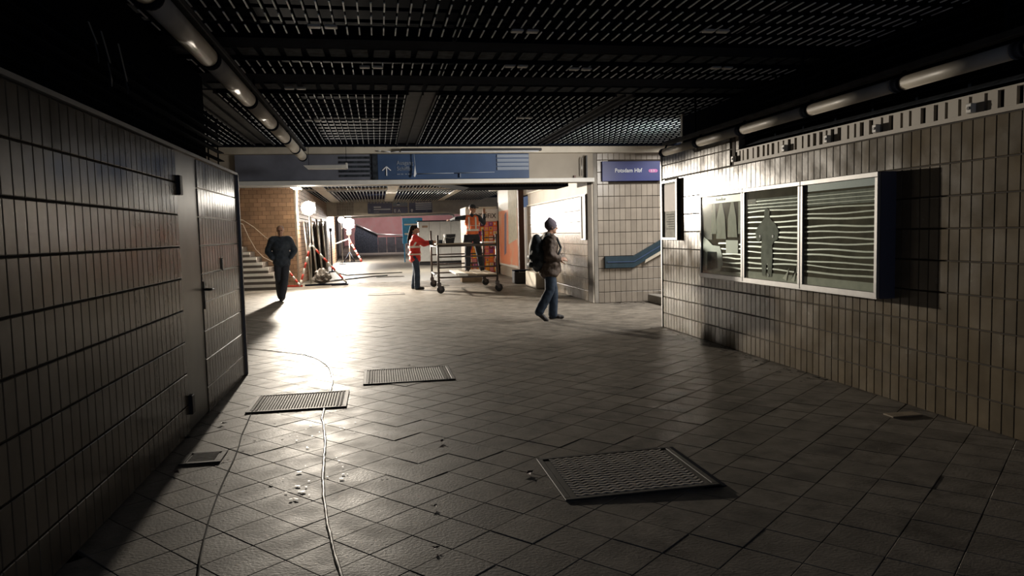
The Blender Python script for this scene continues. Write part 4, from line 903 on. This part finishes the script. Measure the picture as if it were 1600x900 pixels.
# ================================================================== SCAFFOLD
sc_ = thing('rolling_scaffold', (2.24, 19.85, 0), 'low rolling scaffold with rung frames, work platform and four casters', 'scaffold')
SX0, SX1, SY0, SY1 = 1.48, 2.97, 18.65, 21.05
for (x, y, zt) in ((SX0, SY0, 1.47), (SX1, SY0, 1.47), (SX0, SY1, 1.60), (SX1, SY1, 1.60)):
    MB().tube((x, y, 0.22), (x, y, zt), 0.028, 0.028, 12).build('post', M['scaffold'], sc_, True)
    c = MB().bev(x-0.05, x+0.05, y-0.05, y+0.05, 0.19, 0.28, 0.008).prism([(x-0.05, y-0.045, 0.2), (x+0.05, y-0.045, 0.2), (x+0.09, y-0.045, 0.1), (x+0.03, y-0.045, 0.08)], (0, 0.012, 0)).prism([(x-0.05, y+0.035, 0.2), (x+0.05, y+0.035, 0.2), (x+0.09, y+0.035, 0.1), (x+0.03, y+0.035, 0.08)], (0, 0.012, 0)).bar((x+0.08, y, 0.19), (x+0.16, y, 0.15), 0.05, 0.012).build('caster', M['scaffold'], sc_)
    MB().lathe([(0.05, -0.028), (0.092, -0.026), (0.1, -0.012), (0.1, 0.012), (0.092, 0.026), (0.05, 0.028)], (x+0.04, y, 0.101), 20, 0, 'y').build('wheel', M['rubber'], c, True)
for y in (SY0, SY1):
    for z, r in ((0.40, 0.022), (0.65, 0.02), (0.92, 0.02), (1.20, 0.03)):
        MB().tube((SX0, y, z), (SX1, y, z), r).build('rung', M['scaffold'], sc_, True)
for x in (SX0, SX1):
    MB().tube((x, SY0, 0.40), (x, SY1, 0.42), 0.024).build('side_tube', M['alu'], sc_, True)
    MB().tube((x, SY0, 1.17), (x, SY1, 1.17), 0.024).build('side_tube', M['alu'], sc_, True)
for k in range(4):
    MB().bev(1.98+k*0.245, 2.215+k*0.245, SY0-0.06, SY1+0.06, 0.425, 0.465, 0.004).build('platform_board', M['wood'] if k else M['white'], sc_)
MB().bev(SX0-0.05, 2.35, SY0-0.05, SY0+0.55, 1.232, 1.262, 0.004).build('upper_board', M['wood'], sc_)
MB().bev(2.62, SX1+0.03, SY0+0.1, SY0+0.5, 1.245, 1.275, 0.004).build('shelf_board', M['white'], sc_)
MB().tube((2.62, SY0, 1.2), (2.62, SY0, 1.38), 0.014).tube((2.62, SY0, 1.38), (2.98, SY0, 1.38), 0.014).build('guard_loop', M['scaffold'], sc_, True)
bk = thing('bucket', (1.80, 18.88, 1.262), 'dark square bucket standing on the upper board of the scaffold', 'bucket')
mb = MB(); mb.add([(1.70,18.78,1.263),(1.90,18.78,1.263),(1.90,18.98,1.263),(1.70,18.98,1.263),(1.655,18.74,1.49),(1.945,18.74,1.49),(1.945,19.02,1.49),(1.655,19.02,1.49),(1.665,18.75,1.49),(1.935,18.75,1.49),(1.935,19.01,1.49),(1.665,19.01,1.49),(1.71,18.79,1.28),(1.89,18.79,1.28),(1.89,18.97,1.28),(1.71,18.97,1.28)],
   [(0,1,2,3),(0,1,5,4),(1,2,6,5),(2,3,7,6),(3,0,4,7),(4,5,9,8),(5,6,10,9),(6,7,11,10),(7,4,8,11),(8,9,13,12),(9,10,14,13),(10,11,15,14),(11,8,12,15),(12,13,14,15)]).build('pail', M['black'], bk)
MB().path([(1.65, 18.88, 1.48), (1.66, 18.70, 1.42), (1.80, 18.66, 1.39), (1.94, 18.70, 1.42), (1.95, 18.88, 1.48)], 0.006).build('handle', M['steel'], bk, True)
tb = thing('tool_tray', (1.55, 18.85, 1.262), 'small grey tool tray at the left end of the scaffold board', 'tray')
MB().bev(1.50, 1.61, 18.76, 18.98, 1.263, 1.35, 0.006).build('tray', M['plate'], tb)
tag(MB().prism([(1.615, 18.66, 1.263), (1.65, 18.66, 1.263), (1.70, 18.66, 1.47), (1.67, 18.66, 1.50)], (0, 0.02, 0)).build('white_scraper', M['white']), 'white plastic smoothing board leaning between tray and bucket', 'tool')
# boxes on the floor behind the scaffold
tag(MB().bev(2.5, 3.25, 22.6, 23.1, 0.0, 0.22, 0.01).build('wooden_crate', M['wood']), 'brown wooden crate on the floor behind the scaffold', 'crate')

# ================================================================== PEOPLE
def blob(name, caps, ells, voxel, mat, parent, smooth_it=6, disp=0.0, dscale=0.1):
    bm = bmesh.new()
    def sph(c, r, seg=2, mat3=None):
        Mx = Matrix.Translation(Vector(c)) @ (mat3.to_4x4() if mat3 is not None else Matrix()) @ Matrix.Diagonal((*r, 1))
        bmesh.ops.create_icosphere(bm, subdivisions=seg, radius=1.0, matrix=Mx)
    for (p0, r0, p1, r1) in caps:
        p0 = Vector(p0); p1 = Vector(p1); sph(p0, (r0,)*3); sph(p1, (r1,)*3)
        d = p1-p0; L = d.length
        if L > 1e-4:
            q = d.to_track_quat('Z', 'Y').to_matrix().to_4x4()
            bmesh.ops.create_cone(bm, cap_ends=True, segments=14, radius1=r0, radius2=r1, depth=L, matrix=Matrix.Translation((p0+p1)/2) @ q)
    for e in ells:
        c, r = e[0], e[1]; rot = Euler(e[2]).to_matrix() if len(e) > 2 else None
        sph(c, r, 3, rot)
    me = bpy.data.meshes.new('tmp'); bm.to_mesh(me); bm.free()
    o = bpy.data.objects.new('tmp_blob', me); C.objects.link(o)
    md = o.modifiers.new('r', 'REMESH'); md.mode = 'VOXEL'; md.voxel_size = voxel; md.use_smooth_shade = True
    s = o.modifiers.new('s', 'SMOOTH'); s.iterations = smooth_it; s.factor = 0.5
    if disp:
        tx = bpy.data.textures.new('folds', 'CLOUDS'); tx.noise_scale = dscale
        dm = o.modifiers.new('d', 'DISPLACE'); dm.texture = tx; dm.strength = disp; dm.mid_level = 0.5
    dg = bpy.context.evaluated_depsgraph_get(); me2 = bpy.data.meshes.new_from_object(o.evaluated_get(dg)); me2.name = name
    bpy.data.objects.remove(o, do_unlink=True)
    me2.materials.clear(); me2.materials.append(mat)
    me2.polygons.foreach_set('use_smooth', [True]*len(me2.polygons))
    r = bpy.data.objects.new(name, me2); C.objects.link(r); r.parent = parent
    return r
def hand_caps(wr_, d, n, curl=0.5, spread=0.10, side=1, k=1.0):
    """palm and five fingers from wrist wr_, along d, palm facing n; thumb on side * (d x n)"""
    d = Vector(d).normalized(); n = Vector(n); n = (n-d*n.dot(d)).normalized(); s = d.cross(n)*side; W = Vector(wr_)
    caps = []
    for u in (-0.026, -0.008, 0.010, 0.028):
        caps.append((W+d*0.01*k+s*u*0.6*k, 0.016*k, W+d*0.085*k+s*u*k, 0.013*k))
    for u, L in ((0.030, 0.072), (0.010, 0.082), (-0.010, 0.076), (-0.028, 0.058)):
        a = W+d*0.09*k+s*u*k; dd = (d+s*u*spread*20*0.12+n*curl*0.35).normalized()
        b = a+dd*L*0.5*k; d2 = (dd+n*curl*0.9).normalized(); c = b+d2*L*0.3*k; d3 = (d2+n*curl*1.0).normalized(); e = c+d3*L*0.25*k
        caps += [(a, 0.0098*k, b, 0.009*k), (b, 0.009*k, c, 0.0085*k), (c, 0.0085*k, e, 0.0075*k)]
    t0 = W+d*0.025*k+s*0.028*k; t1 = t0+(d*0.5+s*0.8+n*0.3).normalized()*0.04*k; t2 = t1+(d*0.9+s*0.3+n*0.5).normalized()*0.035*k
    caps += [(t0, 0.013*k, t1, 0.011*k), (t1, 0.011*k, t2, 0.009*k)]
    return caps
def limb(a, b, ra, rb, bulge=0.0):
    a = Vector(a); b = Vector(b)
    if not bulge: return [(a, ra, b, rb)]
    m_ = a.lerp(b, 0.35); return [(a, ra, m_, (ra+rb)/2+bulge), (m_, (ra+rb)/2+bulge, b, rb)]
def head_parts(c, f, k=1.0):
    """skull, jaw, nose, ears, brow; f = facing direction (unit)"""
    c = Vector(c); f = Vector(f).normalized(); r = f.cross(Vector((0, 0, 1))).normalized(); u = r.cross(f)
    rz = math.atan2(-f.x, f.y)
    rx = math.asin(max(-1, min(1, f.z)))
    E_ = (rx, 0, rz)
    ells = [(c+u*0.025*k-f*0.010, (0.076*k, 0.094*k, 0.092*k), E_), (c-u*0.045*k+f*0.022*k, (0.056*k, 0.066*k, 0.068*k), E_)]
    caps = [(c+f*0.082*k+u*0.008*k, 0.010*k, c+f*0.104*k-u*0.026*k, 0.015*k), (c+f*0.074*k+u*0.026*k-r*0.03*k, 0.013*k, c+f*0.074*k+u*0.026*k+r*0.03*k, 0.013*k),
            (c+f*0.080*k-u*0.058*k-r*0.014*k, 0.011*k, c+f*0.080*k-u*0.058*k+r*0.014*k, 0.011*k), (c+f*0.074*k-u*0.092*k, 0.018*k, c+f*0.066*k-u*0.09*k, 0.02*k)]
    for s in (-1, 1): caps.append((c+r*s*0.079*k+u*0.015*k-f*0.005, 0.013*k, c+r*s*0.077*k-u*0.022*k, 0.011*k))
    return caps, ells, r, u
def face_details(root, c, f, k=1.0):
    c = Vector(c); f = Vector(f).normalized(); r = f.cross(Vector((0, 0, 1))).normalized(); u = r.cross(f)
    for s in (-1, 1):
        p = c+f*0.076*k+u*0.006*k+r*s*0.030*k
        bm = bmesh.new(); bmesh.ops.create_icosphere(bm, subdivisions=2, radius=0.012*k, matrix=Matrix.Translation(p))
        me = bpy.data.meshes.new('eye'); bm.to_mesh(me); bm.free(); me.materials.append(M['hair']); e = bpy.data.objects.new('eye', me); C.objects.link(e); e.parent = root
    p = c+f*0.088*k-u*0.058*k
    o = MB().prism([p-r*0.022*k, p+u*0.004*k, p+r*0.022*k, p-u*0.006*k], f*0.004).build('mouth', pm('lips', (0.25, 0.09, 0.07), 0.5)); o.parent = root
def person(name, loc, rz, label, J, spec):
    root = thing(name, loc, label, 'person', rz=rz)
    g = lambda n: Vector(J[n])
    caps = []; ells = []
    hc, he, hr_, hu = head_parts(J['head'], J['face']); caps += hc; ells += he
    caps.append((g('neck'), 0.055, g('head')-Vector((0, 0, 0.05)), 0.052))
    # thin inner trunk
    caps += [(g('neck')-Vector((0,0,0.02)), 0.06, g('chest'), 0.11), (g('chest'), 0.11, g('pelvis'), 0.11), (g('shL'), 0.045, g('shR'), 0.045)]
    for s in 'LR':
        caps += limb(g('sh'+s), g('el'+s), 0.045, 0.036, 0.004) + limb(g('el'+s), g('wr'+s), 0.036, 0.025, 0.004)
        caps += limb(g('hip'+s), g('kn'+s), 0.075, 0.05, 0.006) + limb(g('kn'+s), g('an'+s), 0.05, 0.034, 0.008)
        if spec.get('hand'+s):
            d, n, curl = spec['hand'+s]; side = 1 if s == 'L' else -1
            caps += hand_caps(J['wr'+s], d, n, curl, side=side)
    blob('body', caps, ells, 0.0065, M['skin'], root, 2)
    face_details(root, J['head'], J['face'])
    # trousers
    caps = []; ells = [(g('pelvis')+Vector((0,0,-0.02)), (0.165, 0.125, 0.12))]
    for s in 'LR':
        caps += limb(g('hip'+s), g('kn'+s), 0.102, 0.082, 0.006) + limb(g('kn'+s), g('an'+s)+Vector((0,0,-0.01)), 0.082, 0.080, 0.003)
    caps.append((g('hipL'), 0.10, g('hipR'), 0.10)); caps.append((g('pelvis'), 0.12, g('pelvis')+Vector((0,0,0.08)), 0.12))
    blob('trousers', caps, ells, 0.013, spec['trouser_mat'], root, 4, 0.012, 0.07)
    for s in 'LR':
        td = Vector(spec.get('toe'+s, (0, 1, 0))).normalized(); a = g('an'+s); sd = td.cross(Vector((0,0,1))).normalized()
        heel = a-td*0.035+Vector((0,0,-0.055)); toe = a+td*0.165+Vector((0,0,-0.062))
        if 'dz'+s in spec: toe = toe+Vector((0, 0, spec['dz'+s]))
        b_ = blob('shoe', [(heel, 0.040, a+td*0.06+Vector((0,0,-0.045)), 0.044), (a+td*0.06+Vector((0,0,-0.045)), 0.044, toe, 0.036), (a, 0.05, heel, 0.042), (a+td*0.1-sd*0.02+Vector((0,0,-0.058)), 0.034, a+td*0.1+sd*0.02+Vector((0,0,-0.058)), 0.034)], [], 0.009, M['shoe'], root, 3)
    # jacket
    J0 = spec['jacket']; ex = J0.get('bulk', 0.0)
    sc1 = g('chest'); pe = g('pelvis')
    axis = (g('shR')-g('shL')); yaw = math.atan2(axis.y, axis.x)
    ells = [(sc1, (0.178+ex, 0.125+ex, 0.20), (0, 0, yaw)), (sc1.lerp(pe, 0.5), (0.160+ex, 0.122+ex, 0.20), (0, 0, yaw)), (pe+Vector((0, 0, 0.03)), (0.172+ex, 0.132+ex, 0.14), (0, 0, yaw))]
    caps = [(g('shL'), 0.07+ex*0.6, g('shR'), 0.07+ex*0.6), (g('neck')+Vector((0,0,0.0)), 0.068, g('neck')-Vector((0,0,0.07)), 0.09)]
    hem = J0.get('hem', 0.0)
    if hem:
        for q in (0.3, 0.65, 1.0): ells.append((pe-Vector((0, 0, hem*q)), (0.172+ex*0.75, 0.134+ex*0.75, 0.12), (0, 0, yaw)))
    if J0.get('sleeves', True):
        for s in 'LR':
            e_ = J0.get('cuff', 1.0)
            caps += limb(g('sh'+s), g('el'+s), 0.072+ex*0.5, 0.060+ex*0.4, 0.002)
            caps += limb(g('el'+s), g('el'+s).lerp(g('wr'+s), 0.93*e_), 0.060+ex*0.4, 0.045+ex*0.3, 0.002)
    for c_ in J0.get('extra', []): caps.append(c_)
    jk = blob(J0.get('name', 'jacket'), caps, ells, 0.013, J0['mat'], root, 4, J0.get('disp', 0.02), 0.09)
    return root, jk
def base_J(h=1.75):
    k = h/1.75
    J = dict(head=(0, 0.02, 1.635), face=(0, 1, 0), neck=(0, 0, 1.475), chest=(0, 0, 1.27), pelvis=(0, 0, 0.95), shL=(-0.18, 0, 1.42), shR=(0.18, 0, 1.42),
        elL=(-0.25, -0.02, 1.13), elR=(0.25, -0.02, 1.13), wrL=(-0.25, 0.08, 0.89), wrR=(0.25, 0.08, 0.89),
        hipL=(-0.09, 0, 0.90), hipR=(0.09, 0, 0.90), knL=(-0.10, 0.02, 0.50), knR=(0.10, 0.02, 0.50), anL=(-0.10, -0.02, 0.10), anR=(0.10, -0.02, 0.10))
    return J
def scaleJ(J, k): return {n: (tuple(c*k for c in v) if n != 'face' else v) for n, v in J.items()}

# 1 - man on the left, hands in his jacket pockets, walking towards us (local +y = towards the camera after rotation)
J = base_J(); J.update(elL=(-0.30, -0.08, 1.17), elR=(0.30, -0.08, 1.17), wrL=(-0.20, 0.10, 1.00), wrR=(0.20, 0.10, 1.00), knL=(-0.055, 0.12, 0.50), anL=(0.03, 0.22, 0.10), knR=(0.085, 0.05, 0.50), anR=(0.07, -0.14, 0.14), hipL=(-0.085, 0, 0.90), hipR=(0.085, 0, 0.90))
p1, _ = person('person', (-2.27, 18.3, 0.0), PI+0.12, 'person in a dark jacket and dark trousers, hands in pockets, walking by the left stairs', scaleJ(J, 1.02),
    dict(trouser_mat=M['trousers'], jacket=dict(mat=M['coat'], bulk=0.042, hem=0.07, disp=0.035), toeR=(0.1, 1, 0), toeL=(0.1, 1, 0), dzR=-0.01))
blob('hair', [], [((0, -0.005, 1.635*1.02+0.040), (0.083, 0.098, 0.083))], 0.01, M['hair'], p1, 2).location = (0, -0.012, 0.0)

# 2 - person in red jacket facing right, both arms forward on the scaffold, long dark hair
J = base_J(); J.update(head=(0, 0.035, 1.60), face=(0, 0.9, 0.42), neck=(0, 0.0, 1.45), shL=(-0.165, 0.02, 1.39), shR=(0.165, 0.02, 1.39), chest=(0, 0, 1.24), pelvis=(0, 0, 0.94),
    elL=(-0.17, 0.25, 1.24), elR=(0.17, 0.26, 1.21), wrL=(-0.13, 0.46, 1.28), wrR=(0.12, 0.47, 1.24), anL=(-0.09, -0.06, 0.10), anR=(0.10, 0.04, 0.10), knL=(-0.09, 0.0, 0.50), knR=(0.10, 0.05, 0.50))
p2, _ = person('person', (0.98, 20.3, 0.0), -PI/2-0.12, 'person with long dark hair in a red reflective jacket and jeans holding the scaffold', scaleJ(J, 1.02),
    dict(trouser_mat=M['jeans'], handL=((0, 1, 0), (0.3, 0, -1), 0.9), handR=((0, 1, 0), (-0.3, 0, -1), 0.9), jacket=dict(mat=M['redcoat'], bulk=0.03, hem=0.13, cuff=0.55, disp=0.02)))
blob('hair', [((0, -0.05, 1.70), 0.06, (0, -0.10, 1.55), 0.055), ((0, -0.10, 1.55), 0.055, (0.0, -0.15, 1.38), 0.045), ((0.0, -0.15, 1.38), 0.045, (0.0, -0.17, 1.24), 0.022)], [((0, 0.005, 1.668), (0.086, 0.100, 0.082), (0.4, 0, 0))], 0.01, M['hair'], p2, 2, 0.01, 0.03)
blob('glove', [((-0.16, 0.37, 1.285), 0.048, (-0.133, 0.47, 1.306), 0.040)], [], 0.01, M['trousers'], p2, 2)
blob('glove', [((0.15, 0.37, 1.25), 0.048, (0.122, 0.48, 1.265), 0.040)], [], 0.01, M['trousers'], p2, 2)
def band(root, z, rx, ry, h_, mat, cy=0.0, a0_=0, a1_=2*PI, cx=0.0, name='reflective_strip'):
    mb = MB(); n = 28; prev = None
    for i in range(n+1):
        a = a0_+(a1_-a0_)*i/n; p = (cx+rx*math.cos(a), cy+ry*math.sin(a))
        if prev: mb.add([(prev[0], prev[1], z-h_/2), (p[0], p[1], z-h_/2), (p[0], p[1], z+h_/2), (prev[0], prev[1], z+h_/2)], [(0,1,2,3)])
        prev = p
    o = mb.build(name, mat); o.parent = root; return o
band(p2, 1.17, 0.215, 0.178, 0.055, M['reflect'])
band(p2, 0.97, 0.222, 0.184, 0.04, M['reflect'])
o = MB().prism([(0.205, -0.03, 1.20), (0.215, 0.02, 1.20), (0.19, 0.16, 1.40), (0.18, 0.11, 1.42)], (0.012, 0, 0)).build('reflective_strip', M['reflect']); o.parent = p2

# 3 - worker on the scaffold, back to us, arms spread up
J = base_J(); J.update(head=(0.03, 0.03, 1.645), face=(0.92, 0.38, 0.05), neck=(0, 0, 1.475), elL=(-0.39, 0.12, 1.40), wrL=(-0.52, 0.32, 1.36), elR=(0.34, 0.12, 1.26), wrR=(0.36, 0.22, 1.50),
    knL=(-0.13, 0.02, 0.50), anL=(-0.14, -0.02, 0.10), knR=(0.17, 0.04, 0.50), anR=(0.23, 0.0, 0.10), hipL=(-0.09, 0, 0.9), hipR=(0.10, 0, 0.9))
p3, _ = person('person', (2.52, 19.95, 0.466), 0.0, 'worker in an orange vest and dark cap standing on the scaffold with raised arms', scaleJ(J, 1.03),
    dict(trouser_mat=M['trousers'], handL=((-0.5, 0.8, 0.1), (0, 0, -1), 0.4), handR=((0.05, 0.1, 1), (0, 1, 0), 0.25), toeR=(0.5, 1, 0), toeL=(-0.2, 1, 0), jacket=dict(mat=M['coat'], bulk=-0.005, disp=0.015, name='shirt')))
sc1 = Vector((0, 0, 1.27*1.03)); pe = Vector((0, 0, 0.95*1.03))
blob('safety_vest', [((-0.13, 0, 1.45), 0.078, (0.13, 0, 1.45), 0.078), ((-0.10, 0, 1.46), 0.07, (-0.10, 0, 1.3), 0.1), ((0.10, 0, 1.46), 0.07, (0.10, 0, 1.3), 0.1)],
     [(sc1, (0.188, 0.140, 0.20)), (sc1.lerp(pe, 0.5), (0.178, 0.138, 0.19)), (pe+Vector((0, 0, 0.08)), (0.182, 0.142, 0.12))], 0.012, M['orange'], p3, 4, 0.012, 0.08)
band(p3, 1.12, 0.188, 0.150, 0.055, M['reflect']); band(p3, 1.24, 0.193, 0.150, 0.012, M['reflect'])
for x in (-0.09, 0.09):
    o = MB().prism([(x-0.022, -0.150, 1.15), (x+0.022, -0.150, 1.15), (x+0.022, -0.115, 1.47), (x-0.022, -0.115, 1.47)], (0, -0.010, 0)).build('reflective_strip', M['orange'] if False else M['reflect']); o.parent = p3
hd = Vector((0.03, 0.03, 1.645))*1.03
cap = blob('cap', [], [(hd+Vector((0, 0, 0.045)), (0.092, 0.102, 0.078), (0, 0, -1.1)), (hd+Vector((0.12, 0.05, 0.035)), (0.075, 0.065, 0.012), (0, 0.15, -1.1+PI/2))], 0.008, M['trousers'], p3, 2)
blob('tool_pouch', [((-0.19, -0.02, 0.96), 0.05, (-0.22, -0.02, 0.80), 0.04)], [], 0.012, M['black'], p3, 2)

# 4 - man on the right walking to the right with a backpack
J = base_J(); J.update(head=(0.0, 0.055, 1.615), face=(0.05, 1, -0.05), neck=(0, 0.0, 1.455), chest=(0, -0.01, 1.25), pelvis=(0, 0.0, 0.95), shL=(-0.17, 0.0, 1.40), shR=(0.17, 0.0, 1.40),
    elR=(0.25, -0.05, 1.14), wrR=(0.15, 0.15, 1.06), elL=(-0.24, -0.02, 1.12), wrL=(-0.17, 0.13, 1.04),
    knL=(-0.09, 0.10, 0.51), anL=(-0.09, 0.08, 0.10), knR=(0.09, -0.02, 0.52), anR=(0.10, -0.22, 0.18), hipL=(-0.085, 0.01, 0.9), hipR=(0.085, 0.0, 0.9))
p4, _ = person('person', (2.82, 12.14, 0.0), -PI/2+0.06, 'person in a brown jacket, grey beanie and jeans walking right past the tiled wall', scaleJ(J, 0.975),
    dict(trouser_mat=M['jeans'], handR=((-0.15, 1, 0), (-0.6, 0, -0.5), 0.7), handL=((0.15, 1, 0), (0.6, 0, -0.5), 0.7), toeR=(0, 0.75, -0.62), jacket=dict(mat=M['brown_jacket'], bulk=0.042, hem=0.12, disp=0.04, cuff=0.95, extra=[((0.02, 0.14, 0.98), 0.06, (0.02, 0.17, 0.84), 0.05)])))
hd = Vector((0.0, 0.055, 1.615))*0.975
blob('beanie', [(hd+Vector((0, -0.02, 0.11)), 0.05, hd+Vector((0, -0.03, 0.135)), 0.03)], [(hd+Vector((0, -0.012, 0.035)), (0.096, 0.110, 0.105), (-0.25, 0, 0))], 0.008, M['beanie'], p4, 2, 0.006, 0.02)
o = blob('scarf_collar', [((-0.05, -0.02, 1.43), 0.065, (0.05, -0.02, 1.43), 0.065), ((0, 0.05, 1.44), 0.055, (0, 0.02, 1.44), 0.05)], [], 0.012, M['brown_jacket'], p4, 2)
bpk = thing('backpack', p4.location + Vector((0.03, 0, 0)), 'bulky dark backpack worn by the person in the brown jacket', 'backpack', rz=p4.rotation_euler.z)
blob('pack_body', [((-0.07, -0.235, 1.32), 0.085, (0.07, -0.235, 1.32), 0.085), ((-0.08, -0.25, 0.98), 0.10, (0.08, -0.25, 0.98), 0.10), ((-0.07, -0.245, 1.15), 0.115, (0.07, -0.245, 1.15), 0.115)], [((0, -0.24, 1.14), (0.165, 0.13, 0.32))], 0.012, M['pack'], bpk, 3, 0.02, 0.1)
blob('front_pocket', [((-0.06, -0.35, 1.08), 0.045, (0.06, -0.35, 1.08), 0.045), ((-0.06, -0.35, 0.95), 0.05, (0.06, -0.35, 0.95), 0.05)], [], 0.012, M['pack'], bpk, 3)
for s in (-1, 1):
    o = MB().path([(s*0.12, -0.14, 1.38), (s*0.125, -0.04, 1.455), (s*0.13, 0.08, 1.385), (s*0.15, 0.14, 1.22), (s*0.18, 0.05, 1.04), (s*0.14, -0.15, 0.98)], 0.020, 8).build('strap', M['pack'], None, True); o.parent = bpk
o = MB().path([(-0.04, -0.19, 1.39), (-0.03, -0.20, 1.44), (0.03, -0.20, 1.44), (0.04, -0.19, 1.39)], 0.010).build('carry_loop', M['steel'], None, True); o.parent = bpk
